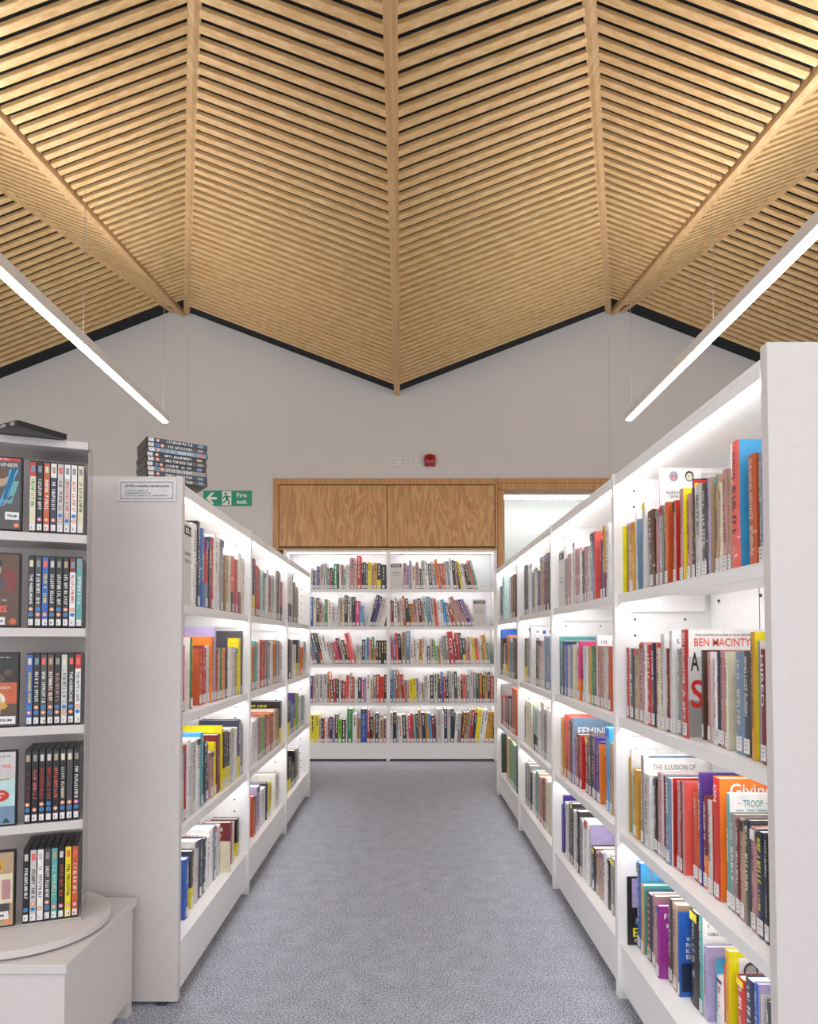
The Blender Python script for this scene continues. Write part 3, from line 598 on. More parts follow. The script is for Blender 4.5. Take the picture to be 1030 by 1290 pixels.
# ---------------------------------------------------------------- header cards among the books
def header_card(loc, phi, w, h, code, lines, label):
    r = empty('header_card', loc, phi); tag(r, label, 'sign', 'subject header cards')
    p = MB(); p.box(-w / 2, w / 2, 0, .012, 0, h, mat('card_stock', 'd6d2d0', rough=.4)); p.build('card', r, .001)
    p = MB(); p.box(-w * .42, w * .42, -.001, .0, h * .84, h * .95, M_INK)
    if code: put_text(p, code, (-w * .3, -.0014, h * .862), (1, 0, 0), (0, 0, 1), M_LABEL, w=w * .6, h=h * .066, bold=.02)
    else:
        glyphs(p, (-w * .3, -.0014, h * .862), (1, 0, 0), (0, 0, 1), w * .6, h * .066, M_LABEL, random.Random(3))
        glyphs(p, (-w * .3, -.0006, h * .5), (1, 0, 0), (0, 0, 1), w * .6, h * .04, M_INK, random.Random(4)); glyphs(p, (-w * .3, -.0006, h * .42), (1, 0, 0), (0, 0, 1), w * .6, h * .04, M_INK, random.Random(5))
    for k, t in enumerate(lines): put_text(p, t, (-w * .33, -.0006, h * (.60 - k * .09)), (1, 0, 0), (0, 0, 1), M_INK, w=w * .66, h=h * .042)
    p.build('printing', r)
zc = CAMZ
yA = depth_on_side(236, -(XL + .03), L_LIP[0])
header_card((-(XL + .022), depth_on_side(228.5, -(XL + .02), 1.25) + .075, L_LIP[0] + .001), PI / 2, .115, .27, 'BUS', ['BUSINESS', 'SKILLS'], 'white header card for business skills on the top shelf of the left bookcase')
header_card((XR + .025, RB[2] - .08, R_LIP[0] + .001), -PI / 2, .1, .25, None, [], 'grey header card on the top shelf of the second right bay')
header_card((ray(498.5, 808)[0] * YB, YB + .02, B_LIP[0] + .001), 0, .115, .24, 'HOB', ['HOBBIES', 'CRAFT'], 'header card for hobbies and craft, top shelf of the rear bookcase')
header_card((ray(604, 808)[0] * YB, YB + .02, B_LIP[1] + .001), 0, .12, .245, 'HOM', ['HOME /', 'DIY'], 'header card for home and DIY, second shelf of the rear bookcase')

# ---------------------------------------------------------------- floor, wall, opening
p = MB(); p.box(-6, 6, -3.0, 7.9, -.05, 0, M_CARPET); struct(p.build('floor'))
ox0, ox1 = ray(627, 808)[0] * YW, 1.92       # outer edges of the oak door frame
fx0 = ray(344, 650)[0] * YW
zt = height_at(500, 603, YW)
niche_x1 = ray(627, 808)[0] * YW
zo = zt
w = MB()
def wb(x0, x1, z0, z1): w.box(x0, x1, YW, YW + .12, z0, z1, M_WALL)
wb(-6, fx0, 0, 4.6); wb(fx0, ox1, zo, 4.6); wb(ox1, 6, 0, 4.6)
struct(w.build('wall_back'))
n = MB(); n.box(fx0, niche_x1, YW + .36, YW + .42, 0, zo + .05, M_WALL); n.box(fx0 - .05, fx0, YW + .12, YW + .42, 0, zo + .05, M_WALL); struct(n.build('wall_niche'))
n = MB(); n.box(niche_x1 - .02, 3.2, 7.7, 7.8, 0, 2.9, mat('pale_room_paint', 'd9dfdc', rough=.9)); n.box(3.1, 3.2, YW + .13, 7.7, 0, 2.9, M_WALL); n.box(niche_x1 - .1, niche_x1 - .02, YW + .425, 7.7, 0, 2.9, M_WALL)
struct(n.build('wall_far_room'))
n = MB(); n.box(niche_x1 - .1, 3.2, YW + .13, 7.8, 2.9, 2.95, M_WALL); struct(n.build('ceiling_far_room'))
# vertical plaster joints that the wall shows
n = MB()
for u in (235.5, 767): x = ray(u, 500)[0] * YW; n.box(x - .002, x + .002, YW - .0015, YW, 1.9, 3.9, mat('joint_grey', 'bdb8b5', rough=.9))
struct(n.build('trim_1'))
# oak cupboards and frames
ztp = height_at(500, 603, YW); zp1 = height_at(500, 610.5, YW); zp0 = height_at(500, 690, YW)
r = empty('oak_cupboard', ((fx0 + niche_x1) / 2, YW, zp0)); tag(r, 'long oak wall cupboard with two flush doors above the rear bookcase', 'cupboard')
inv = Matrix.Translation(-Vector(r.location))
def B(mb, name, bevel=0.0): mb.v = [tuple(inv @ Vector(v)) for v in mb.v]; return mb.build(name, r, bevel)
xm = ray(487.5, 650)[0] * YW; xr_ = ray(623, 650)[0] * YW; xl_ = ray(351, 650)[0] * YW
p = MB(); p.box(fx0, niche_x1, YW - .015, YW + .34, zp1, ztp, M_OAKF); p.box(fx0, xl_, YW - .015, YW + .34, zp0 - .02, zp1, M_OAKF); p.box(xl_, xr_, YW + .004, YW + .34, zp0 - .02, zp0, M_OAKF)
p.box(xr_ + .004, niche_x1, YW - .012, YW + .34, zp0 - .02, zp1, M_OAKF); p.box(xl_, xr_, YW + .02, YW + .33, zp0, zp1, M_HOLE); B(p, 'carcass', .001)
for a, b_ in ((xl_ + .004, xm - .003), (xm + .003, xr_ - .002)):
    p = MB(); p.box(a, b_, YW - .002, YW + .019, zp0 + .012, zp1 - .006, M_OAK); B(p, 'door', .001)
# door frame to the far room
r = empty('door_frame', ((ox0 + ox1) / 2, YW, 0)); struct(r); r.name = 'door_1'
inv = Matrix.Translation(-Vector(r.location))
jw = ray(635, 650)[0] * YW
zh = height_at(680, 617.5, YW)
p = MB(); p.box(ox0 + .002, jw, YW - .015, YW + .13, 0, zh + .01, M_OAKF); p.box(ox0 + .002, ox1, YW - .015, YW + .13, zh, ztp - .045, M_OAKF); p.box(ox0 + .002, ox1, YW - .02, YW + .13, ztp - .043, ztp, M_OAKF); p.box(ox1 - .06, ox1, YW - .015, YW + .13, 0, zh, M_OAKF)
struct(B(p, 'door_frame', .0015))
r = empty('linear_ceiling_lamp', (1.6, 7.3, 2.62)); tag(r, 'slim glowing lamp in the far room seen through the oak framed opening', 'lamp')
p = MB(); p.box(-.75, .95, -.04, .04, .03, .10, M_ALU); p.build('housing', r)
p = MB(); p.box(-.75, .95, -.035, .035, .0, .03, M_TUBE); p.build('diffuser', r)
p = MB(); 
for x in (-.6, .8): p.tube((x, 0, .1), (x, 0, .28), .003, M_WIRE)
p.build('hanging_wire', r)

# fire exit sign
A = P(256, 637.5, YW - .004); Bp = P(317, 618, YW - .004); w_ = Bp.x - A.x; h_ = Bp.z - A.z
r = empty('fire_exit_sign', (A.x, YW - .006, A.z)); tag(r, 'green fire exit sign with running figure on the rear wall', 'sign')
GR = mat('sign_green', '1f9a7c', rough=.35); WH = mat('sign_white', 'f0f2ee', rough=.4)
p = MB(); p.box(0, w_, 0, .005, 0, h_, GR); p.build('sign_board', r, .0008)
p = MB(); y = -.0006
def rq(x0, x1, z0, z1, m=WH, yy=y): p.rect_y(x0 * w_, x1 * w_, z0 * h_, z1 * h_, yy, m)
rq(.39, .58, .05, .95)
p.add([(.06 * w_, y, .5 * h_), (.17 * w_, y, .12 * h_), (.23 * w_, y, .12 * h_), (.15 * w_, y, .42 * h_), (.28 * w_, y, .42 * h_), (.28 * w_, y, .58 * h_), (.15 * w_, y, .58 * h_), (.23 * w_, y, .88 * h_), (.17 * w_, y, .88 * h_)], [tuple(range(9))], WH)
put_text(p, 'Fire', (.69 * w_, y, .56 * h_), (1, 0, 0), (0, 0, 1), WH, w=.21 * w_, h=.28 * h_, bold=.02)
put_text(p, 'exit', (.69 * w_, y, .14 * h_), (1, 0, 0), (0, 0, 1), WH, w=.21 * w_, h=.27 * h_, bold=.02)
y2 = -.0012
def limb(pts, t):
    for (ax, az), (bx, bz) in zip(pts, pts[1:]):
        a = Vector((ax * w_, y2, az * h_)); b_ = Vector((bx * w_, y2, bz * h_)); d = (b_ - a).normalized(); n_ = Vector((-d.z, 0, d.x)) * t * h_
        p.quad(a - n_, b_ - n_, b_ + n_, a + n_, GR)
p.disc_y(.465 * w_, .8 * h_, y2, .085 * h_, GR)
limb([(.475, .68), (.49, .42)], .08); limb([(.475, .64), (.425, .6), (.41, .45)], .04); limb([(.475, .64), (.53, .56), (.56, .62)], .04)
limb([(.488, .44), (.45, .28), (.40, .2)], .05); limb([(.49, .44), (.535, .33), (.52, .1)], .05)
p.build('pictogram', r)

# sockets and alarm
def wall_plate(u0, u1, v0, v1, label, n):
    a = P(u0, v1, YW - .008); b_ = P(u1, v0, YW - .008)
    r = empty('power_socket', (a.x, YW - .009, a.z)); tag(r, label, 'socket')
    W, H = b_.x - a.x, b_.z - a.z
    p = MB(); p.box(0, W, 0, .009, 0, H, M_ALU); p.build('face_plate', r, .002)
    p = MB()
    for k in range(n):
        cx = W * (k + .5) / n
        q = MB(); q.box(cx - .003, cx + .003, -.0006, .0002, H * .62, H * .78, M_INK); q.box(cx - .014, cx - .007, -.0006, .0002, H * .3, H * .38, M_INK); q.box(cx + .007, cx + .014, -.0006, .0002, H * .3, H * .38, M_INK)
        q.build('pin_slot', r)
        q = MB(); q.box(cx + .018, cx + .026, -.002, .0002, H * .7, H * .88, M_ALU); q.build('switch', r)
wall_plate(491, 513, 576, 587.5, 'white double power socket high on the rear wall', 2)
wall_plate(517, 531, 576, 587.5, 'small white outlet plate between the double socket and the red alarm', 2)
c = P(541.5, 579.5, YW - .03)
r = empty('fire_alarm_sounder', (c.x, YW, c.z)); tag(r, 'round red fire alarm sounder on the rear wall above the cupboard', 'alarm')
RED = mat('alarm_red', 'a31218', rough=.25, coat=.3)
p = MB(); p.box(-.05, .05, -.022, 0, -.055, .055, RED); p.build('base', r, .012)
p = MB(); 
prof = [(.054, -.0225), (.054, -.04), (.048, -.058), (.034, -.066), (.016, -.07)]
for (ra, ya), (rb, yb_) in zip(prof, prof[1:]):
    N_ = 24
    for i in range(N_):
        a0, a1 = 2 * PI * i / N_, 2 * PI * (i + 1) / N_
        p.quad((ra * math.cos(a0), ya, ra * math.sin(a0)), (ra * math.cos(a1), ya, ra * math.sin(a1)), (rb * math.cos(a1), yb_, rb * math.sin(a1)), (rb * math.cos(a0), yb_, rb * math.sin(a0)), RED)
p.disc_y(0, 0, -.07, .016, mat('alarm_dark_red', '5c0a0e', rough=.2)); p.build('sounder_dome', r, smooth=False)

# ---------------------------------------------------------------- folded timber ceiling
def kxz(u, v): kx, kz = ray(u, v); return kx, kz
Cw = P(500, 497, YW); Lw = P(235, 396, YW); Rw = P(766, 394, YW)
zC = Cw.z - CAMZ; xc0 = Cw.x
kx, kz = kxz(491, 0); yTop = zC / kz; xcT = kx * yTop
cx = lambda y: xcT + (xc0 - xcT) * (y - yTop) / (YW - yTop)
slats_w, slats_h, pitch = .042, .0195, .081
def line(p, q): return lambda y: tuple(a + (b - a) * (y - p[1]) / (q[1] - p[1]) for a, b in zip((p[0], p[2]), (q[0], q[2])))
def solve_side(sg, W, u_r1, v_r1, u_v1, v_v1, u_w1, v_w1, u_r2, v_r2, u_w2, v_w2):
    s = (W.z - Cw.z) / abs(W.x - Cw.x)
    # ridge R1: z = zC + s*sg*(x - xc)
    kx, kz = kxz(u_r1, v_r1); y = 2.3
    for _ in range(30): y = (zC - s * sg * cx(y)) / (kz - s * sg * kx)
    R1 = line((kx * y, y, CAMZ + kz * y), (W.x, YW, W.z))
    kx, kz = kxz(u_v1, v_v1); y = 2.8
    for _ in range(60): rx, rz = R1(y); y = .5 * y + .5 * ((rz - CAMZ) + s * sg * rx) / (kz + s * sg * kx)
    w1 = P(u_w1, v_w1, YW)
    V1 = line((kx * y, y, CAMZ + kz * y), (w1.x, YW, w1.z))
    kx, kz = kxz(u_r2, v_r2); y = 3.8
    for _ in range(60): vx, vz = V1(y); y = .5 * y + .5 * ((vz - CAMZ) - s * sg * vx) / (kz - s * sg * kx)
    w2 = P(u_w2, v_w2, YW)
    R2 = line((kx * y, y, CAMZ + kz * y), (w2.x, YW, w2.z))
    return s, R1, V1, R2
sL, R1L, V1L, R2L = solve_side(-1, Lw, 245, 0, 0, 152, 230, 397, 0, 235, 220, 394)
sR, R1R, V1R, R2R = solve_side(1, Rw, 742, 0, 1030, 98, 772, 395, 1030, 206, 783, 393)
CC = lambda y: (cx(y), CAMZ + zC)
def outer(R2, sg, s4):      # outermost fold: falls away from R2
    def f(y): x, z = R2(y); X = sg * 5.6; return (X, z - s4 * abs(X - x))
    return f
OL, OR = outer(R2L, -1, .40), outer(R2R, 1, .40)
YN = .75
def facet(name, A, Bf, ends=(0.03, 0.03), y0=YN):
    mb = MB(); y = y0
    while y + slats_w < YW - .155:
        pts = []
        for yy in (y, y + slats_w):
            (xa, za), (xb, zb) = A(yy), Bf(yy); d = 1 if xb > xa else -1; L = abs(xb - xa)
            if L < .12: pts = None; break
            ta, tb = ends[0] / L, ends[1] / L
            pts.append(((xa + (xb - xa) * ta, yy, za + (zb - za) * ta), (xb - (xb - xa) * tb, yy, zb - (zb - za) * tb)))
        if pts:
            (a0, b0), (a1, b1) = pts
            up = lambda p_: (p_[0], p_[1], p_[2] + slats_h)
            mb.prism([a0, a1, up(a1), up(a0)], [b0, b1, up(b1), up(b0)], M_SLAT)
        y += pitch
    struct(mb.build(name))
def backing(name, A, Bf, y0=YN, dz=slats_h + .006):
    mb = MB(); N_ = 6
    for i in range(N_):
        ya, yb = y0 + (YW - y0) * i / N_, y0 + (YW - y0) * (i + 1) / N_
        q = []
        for yy in (ya, yb): (xa, za), (xb, zb) = A(yy), Bf(yy); q.append(((xa, yy, za + dz), (xb, yy, zb + dz)))
        (a0, b0), (a1, b1) = q
        t = lambda p_: (p_[0], p_[1], p_[2] + .02)
        mb.prism([a0, a1, t(a1), t(a0)], [b0, b1, t(b1), t(b0)], M_BACKING)
    struct(mb.build(name))
k = 0
for A, Bf, e in ((R1L, CC, (.02, .02)), (CC, R1R, (.02, .02)), (V1L, R1L, (.034, .02)), (R1R, V1R, (.02, .034)), (R2L, V1L, (.01, .01)), (V1R, R2R, (.01, .01)), (OL, R2L, (.0, .02)), (R2R, OR, (.02, .0))):
    facet('ceiling_slats', A, Bf, e); backing('ceiling', A, Bf)
def rib(name, Lf, w, lo, hi, y0=YN, y1=YW - .012):
    mb = MB(); a = Lf(y0); b_ = Lf(y1)
    q = lambda c, y: [(c[0] - w / 2, y, c[1] - lo * .55), (c[0], y, c[1] - lo), (c[0] + w / 2, y, c[1] - lo * .55), (c[0] + w / 2, y, c[1] + hi), (c[0] - w / 2, y, c[1] + hi)]
    mb.prism(q(a, y0), q(b_, y1), M_RIB); struct(mb.build(name))
rib('ceiling_rib', CC, .054, .016, .028)
for Lf in (R1L, R1R): rib('ceiling_rib', Lf, .058, .012, .028)
for Lf in (V1L, V1R): rib('ceiling_rib', Lf, .05, .020, .035)
for Lf in (R2L, R2R): rib('ceiling_rib', Lf, .055, .012, .03)
# small fallen clip hanging between slats
# ---------------------------------------------------------------- pendant lights
def ceil_z(x, y):
    lines = [OL(y), R2L(y), V1L(y), R1L(y), CC(y), R1R(y), V1R(y), R2R(y), OR(y)]
    for (xa, za), (xb, zb) in zip(lines, lines[1:]):
        if xa <= x <= xb: return za + (zb - za) * (x - xa) / (xb - xa)
    return 3.5
def pendant(u, v, D, y_near, label, wires_u):
    e = P(u, v, D); L = D - y_near
    r = empty('linear_pendant_light', (e.x, D, e.z)); tag(r, label, 'ceiling light', 'linear pendants over the aisle sides')
    p = MB(); p.box(-.027, .027, -L, 0, .008, .05, M_ALU); p.box(-.027, -.024, -L, 0, .05, .064, M_ALU); p.box(.024, .027, -L, 0, .05, .064, M_ALU); p.box(-.024, .024, -.003, 0, .05, .064, M_ALU); p.build('housing', r)
    p = MB(); p.box(-.020, .020, -L + .002, -.002, .001, .0078, M_TUBE); p.build('diffuser', r)
    p = MB(); p.box(-.023, .023, -L + .01, -.01, .0505, .053, M_UP); p.build('added_uplight', r)  # added strip, recessed out of sight, throws extra light up onto the slats
    for wu in wires_u:
        y = D * abs(u - UC) / abs(wu - UC); zt_ = ceil_z(e.x, y) + .01
        p = MB(); p.tube((0, y - D, .054), (0, y - D, zt_ - e.z), .0016, M_WIRE, 6); p.build('hanging_wire', r)
pendant(208, 533, 4.8, .9, 'long white linear pendant lamp hanging over the left bookcase run', (205, 103))
pendant(792, 530, 4.8, .9, 'long white linear pendant lamp hanging over the right bookcase run', (795, 900))

# ---------------------------------------------------------------- film display: plinth, turntable, spinner
PX1 = ray(172.5, 1131)[0] * 2.045; PX0 = PX1 - .9
zpl = height_at(172.5, 1131, 2.045)
r = empty('display_plinth', ((PX0 + PX1) / 2, 1.83, 0)); tag(r, 'low white box plinth carrying the revolving film display', 'plinth')
inv = Matrix.Translation(-Vector(r.location))
p = MB(); p.box(PX0, PX1, 1.625, 2.05, zpl - .022, zpl, M_PANEL); B(p, 'top', .002)
p = MB(); p.box(PX0 + .006, PX1 - .006, 1.631, 2.03, .045, zpl - .022, M_PANEL); B(p, 'body', .001)
p = MB(); p.box(PX1 - .05, PX1 - .006, 2.0, 2.03, 0, .045, M_PANEL); p.box(PX0 + .05, PX1 - .05, 1.68, 2.0, 0, .045, M_PANEL); B(p, 'base')
TCX, TCY, TR = -1.01, 1.838, .208
r = empty('revolving_film_display', (TCX, TCY, zpl)); tag(r, 'white revolving display tower of film cases standing on the plinth', 'display stand')
zt0 = .024
p = MB(); 
def ring(z, R, n_=72): return [(R * math.cos(2 * PI * i / n_), R * math.sin(2 * PI * i / n_), z) for i in range(n_)]
p.prism(ring(.001, TR - .012), ring(.006, TR - .012), M_PANEL); p.prism(ring(.006, TR), ring(zt0, TR), M_PANEL); p.build('turntable', r, .0015)
FA = math.radians(21.5)
tt = Vector((math.cos(FA), math.sin(FA), 0)); nn = Vector((math.sin(FA), -math.cos(FA), 0))   # along the face, out of the face
tower = empty('tower_axis'); bpy.data.objects.remove(tower)
corner_t, corner_n = .137, .058
TW = .30
levels = [height_at(108.5, v, 1.84) for v in (1154, 1031.6, 912, 791, 674, 558.8)]
def TM(mb): # tower frame (t, n(out = -y), z) into the parent's frame
    out = []
    for (a, b_, c_) in mb.v: q = tt * a - nn * b_; out.append((q.x, q.y, c_ - zpl))
    mb.v = out; return mb
t0, t1 = corner_t - TW, corner_t
yf = -corner_n
for i, z in enumerate(levels):
    p = MB()
    if i < 5: p.box(t0, t1, yf + .001, yf + .16, z - .024, z - .001, M_PANEL) if i else p.box(t0, t1, yf + .001, yf + .16, zpl + zt0 + .001, z - .001, M_PANEL)
    else: p.box(t0, t1, yf - .003, yf + .16, z - .02, z, M_PANEL)
    TM(p).build('shelf' if i < 5 else 'top', r, .001)
p = MB(); p.box(t0, t1, yf + .161, yf + .167, zpl + zt0 + .001, levels[-1] - .003, M_PANEL); TM(p).build('back_panel', r)
p = MB(); p.box(t1 + .001, t1 + .004, yf - .012, yf + .16, zpl + zt0 + .001, levels[-1] + .004, M_ACRYLIC); q = TM(p).build('side_panel', r); q['label'] = 'clear acrylic side panel'

# film cases
ICON = {'a': mat('rating_orange', 'e08a6a', rough=.4), 'b': mat('rating_blue', '4a90d0', rough=.4), 'p': mat('rating_pink', 'e06aa8', rough=.4)}
def film_case(M4, t, h, d, spine, label, icons='ab', front=None, ink='w', title=None, rnd=None, group='film cases on the revolving display', side_art=True):
    """local: spine faces -Y, origin at the foot of the spine"""
    r = empty('film_case'); r.matrix_world = M4; tag(r, label, 'film case', group)
    c = MB(); c.box(-t / 2, t / 2, 0.0, d, 0, h, M_CASE); c.build('case', r, .0012)
    p = MB(); a, l = (spine.split('/') + [None])[:2]; y = -.0005; s = t * .46
    p.rect_y(-s, s, .004, h - .004, y, cov(a))
    if l: p.rect_y(-s, s, h * .78, h - .004, y - .0002, cov(l))
    y2 = -.0011; ik = cov(ink); z = h * .78
    if title: put_text(p, title, (-s * .55, y2, h * .74), (0, 0, -1), (1, 0, 0), ik, w=h * .42, h=s * 1.1, bold=.015)
    else: glyphs(p, (-s * .55, y2, h * .74), (0, 0, -1), (1, 0, 0), h * .44, s * 1.1, ik, rnd)
    p.rect_y(-s * .6, s * .6, h * .84, h * .93, y2 + .0002, cov(rnd.choice('tgBceR')))
    zz = h * .18
    for ic in icons:
        p.disc_y(0, zz, y2, s * .8, ICON[ic], 16); p.disc_y(0, zz, y2 - .0003, s * .4, M_LABEL if ic != 'b' else cov('b'), 12); zz += s * 2.0
    p.rect_y(-s * .8, s * .8, h * .03, h * .115, y2, M_LABEL); glyphs(p, (-s * .4, y2 - .0003, h * .05), (1, 0, 0), (0, 0, 1), s * 1, h * .03, M_INK, rnd)
    p.build('sleeve', r)
    return r
def tower_matrix(a, off, z, extra=0.0):
    q = tt * a - nn * off + Vector((TCX, TCY, 0))
    return Matrix.Translation((q.x, q.y, z)) @ Matrix.Rotation(FA + extra, 4, 'Z')
TNAMES = ['bottom', 'fourth', 'third', 'second', 'top']
ROWS = {4: ('c/r k O n/w e e/w w c', 'GwwwkrOk', ['', 'p', 'a', 'a', 'ab', 'ba', 'ab', '']),
        3: ('k d b k k k w/m T', 'wwywwwrw', ['ba', 'ab', 'a', 'ba', 'ab', 'ba', 'ba', '']),
        2: ('b k d N k e k w/r', 'ywwwpdwk', ['ab', 'ba', 'ab', 'ba', 'ab', 'ab', 'ab', 'ba']),
        1: ('k k k k k k d k', 'mRrrRcdw', ['ba', 'a', 'ba', 'bb', 'a', 'ba', 'ba', 'bp']),
        0: ('k e w d T k y O', 'wkkwcOkw', ['b', 'ba', 'a', 'ba', 'a', 'p', 'a', 'p'])}
TITLES = {(1, 2): 'RAGING BULL', (2, 0): 'GOOD MORNING, VIETNAM', (3, 0): 'THE FABELMANS', (2, 6): 'THE HURRICANE', (2, 7): 'THE HATE U GIVE'}
for lv in range(5):
    cols, inks, ics = ROWS[lv]; cols = cols.split(); z = levels[lv] + .0005
    for j in range(8):
        rnd = random.Random(lv * 31 + j)
        a = t1 - .010 - (7 - j) * .01635 - .0075
        sp = cols[j].split('/')
        film_case(tower_matrix(a, yf + .006, z), .0148, .190, .135, cols[j],
                  f"{WORDS[sp[0]]}{' and ' + WORDS[sp[1]] if len(sp) > 1 else ''} film case, {ORD[j + 1]} from the left, {TNAMES[lv]} tier, revolving display",
                  ics[j], ink=inks[j], title=TITLES.get((lv, j)), rnd=rnd)
def face_out(lv, bg, build, label, wide=.136):
    z = levels[lv] + .0005
    a = t1 - .010 - 8 * .01635 - .014 - wide / 2
    M4 = tower_matrix(a, yf - .0, z, 0)
    r = empty('film_case'); r.matrix_world = M4 ; tag(r, label, 'film case', 'film cases shown front on')
    c = MB(); c.box(-wide / 2, wide / 2, 0, .0145, 0, .193, M_CASE); c.build('case', r, .002)
    p = MB(); p.rect_y(-wide / 2 + .004, wide / 2 - .005, .004, .189, -.0006, bg); build(p, wide / 2 - .005); p.build('sleeve', r)
def film_tag(p, xr, z, w=.034):
    p.rect_y(xr - w, xr - .002, z, z + .020, -.0016, M_LABEL); put_text(p, 'FILM', (xr - w + .006, -.002, z + .007), (1, 0, 0), (0, 0, 1), M_INK, w=w * .6, h=.006, bold=.02)
def blob(p, cx, cz, rx, rz, m, y=-.0010, n=18): p.disc_y(cx, cz, y, rx, m, n, rz)
def f_top(p, xr):
    p.rect_y(-.064, xr, .181, .189, -.001, cov('r')); glyphs(p, (-.05, -.0014, .183), (1, 0, 0), (0, 0, 1), .09, .004, cov('w'), random.Random(6))
    put_text(p, 'RUNNER', (xr - .075, -.0014, .166), (1, 0, 0), (0, 0, 1), cov('e'), w=.07, h=.010, bold=.02)
    blob(p, xr - .045, .135, .016, .022, cov('t')); blob(p, xr - .045, .148, .017, .014, cov('N'), -.0012); blob(p, xr - .075, .1, .022, .03, cov('d'))
    for q, (a, b_, c_, d_) in enumerate(((.05, .16, .03, .1), (.03, .13, .012, .06), (.05, .09, .02, .03), (.04, .16, .015, .08))):
        p.quad((xr - a, -.0011, b_ - d_), (xr - a + .01, -.0011, b_ - d_), (xr - a + c_ + .015, -.0011, b_), (xr - a + c_, -.0011, b_), cov('sTBs'[q]))
    film_tag(p, xr, .028); blob(p, xr - .008, .014, .006, .006, ICON['a'], -.0016)
def f_sec(p, xr):
    blob(p, xr - .06, .15, .02, .028, cov('t')); blob(p, xr - .06, .165, .022, .016, cov('k'), -.0012); blob(p, xr - .02, .12, .016, .03, cov('m')); p.rect_y(-.05, xr - .03, .085, .125, -.0011, cov('d'))
    blob(p, xr - .06, .09, .035, .014, cov('N'), -.0013)
    put_text(p, 'ELVIS', (xr - .085, -.0016, .038), (1, 0, 0), (0, 0, 1), cov('R'), w=.06, h=.018, bold=.03); glyphs(p, (-.05, -.0014, .068), (1, 0, 0), (0, 0, 1), .09, .004, cov('w'), random.Random(5))
    film_tag(p, xr - .028, .006); blob(p, xr - .012, .015, .008, .008, cov('O'), -.0016)
def f_thi(p, xr):
    p.rect_y(-.064, xr, .004, .115, -.0008, cov('O')); p.rect_y(-.064, xr, .004, .06, -.0009, cov('N'))
    glyphs(p, (-.04, -.0014, .178), (1, 0, 0), (0, 0, 1), .09, .003, cov('c'), random.Random(8)); blob(p, xr - .045, .125, .018, .012, cov('N'), -.0011); blob(p, xr - .02, .14, .01, .008, cov('N'), -.0011)
    put_text(p, 'Lost in Translation', (xr - .115, -.0016, .098), (1, 0, 0), (0, 0, 1), cov('c'), w=.10, h=.009, bold=.01)
    blob(p, xr - .05, .07, .024, .022, cov('c')); blob(p, xr - .05, .055, .03, .012, cov('Y'), -.0012); p.rect_y(xr - .05, xr - .036, .035, .075, -.0013, cov('t'))
    film_tag(p, xr, .008, .042)
def f_fou(p, xr):
    p.rect_y(-.064, xr, .12, .189, -.0008, cov('e')); p.rect_y(-.064, xr, .004, .05, -.0008, cov('B'))
    glyphs(p, (xr - .05, -.0014, .176), (1, 0, 0), (0, 0, 1), .04, .004, cov('d'), random.Random(9))
    put_text(p, "The Time Traveler's Wife", (xr - .125, -.0016, .148), (1, 0, 0), (0, 0, 1), cov('R'), w=.115, h=.010)
    blob(p, xr - .075, .128, .009, .012, cov('N')); p.rect_y(xr - .085, xr - .066, .07, .117, -.001, cov('w')); p.quad((xr - .07, -.0011, .112), (xr - .012, -.0011, .118), (xr - .012, -.0011, .122), (xr - .07, -.0011, .119), cov('t'))
    blob(p, xr - .035, .078, .022, .015, cov('r'), -.0014); glyphs(p, (xr - .05, -.0018, .08), (1, 0, 0), (0, 0, 1), .03, .005, cov('w'), random.Random(2)); glyphs(p, (xr - .048, -.0018, .071), (1, 0, 0), (0, 0, 1), .026, .005, cov('w'), random.Random(3))
    glyphs(p, (-.05, -.0014, .03), (1, 0, 0), (0, 0, 1), .06, .004, cov('n'), random.Random(4)); blob(p, xr - .04, .014, .008, .008, cov('n'), -.0014); blob(p, xr - .04, .014, .005, .005, cov('w'), -.0017)
    p.add([(xr - .028, -.0014, .008), (xr - .010, -.0014, .008), (xr - .019, -.0014, .022)], [(0, 1, 2)], cov('K'))
def f_bot(p, xr):
    p.rect_y(-.064, xr, .004, .189, -.0008, cov('t')); put_text(p, 'ROBERT DE NIRO', (xr - .115, -.0014, .176), (1, 0, 0), (0, 0, 1), cov('d'), w=.08, h=.006, bold=.02)
    p.rect_y(-.064, xr - .022, .143, .168, -.0011, cov('Y')); put_text(p, 'TAXI DRIVER', (xr - .12, -.0016, .149), (1, 0, 0), (0, 0, 1), M_INK, w=.093, h=.013, bold=.04)
    p.rect_y(xr - .055, xr - .002, .06, .135, -.0010, cov('c')); p.rect_y(xr - .05, xr - .03, .075, .11, -.0012, cov('g')); p.rect_y(xr - .026, xr - .006, .07, .12, -.0012, cov('p')); p.rect_y(xr - .04, xr - .008, .03, .06, -.0012, cov('d'))
    blob(p, xr - .085, .125, .008, .009, cov('N'), -.0012); p.rect_y(xr - .1, xr - .068, .05, .115, -.0012, cov('k')); p.rect_y(xr - .093, xr - .086, .01, .05, -.0012, cov('k')); p.rect_y(xr - .082, xr - .074, .01, .05, -.0012, cov('k'))
    film_tag(p, xr - .008, .02, .046); blob(p, xr - .012, .013, .007, .007, ICON['a'], -.0016)
face_out(4, cov('d'), f_top, 'film case shown front on with red top band and blue action picture, top tier')
face_out(3, cov('N'), f_sec, 'film case shown front on with brown portrait and red title, second tier')
face_out(2, cov('k'), f_thi, 'film case shown front on with dark and orange cover, third tier')
face_out(1, cov('L'), f_fou, 'film case shown front on with pale sky and round red sticker, fourth tier')
face_out(0, cov('t'), f_bot, 'film case shown front on with yellow title bar over a street picture, bottom tier')
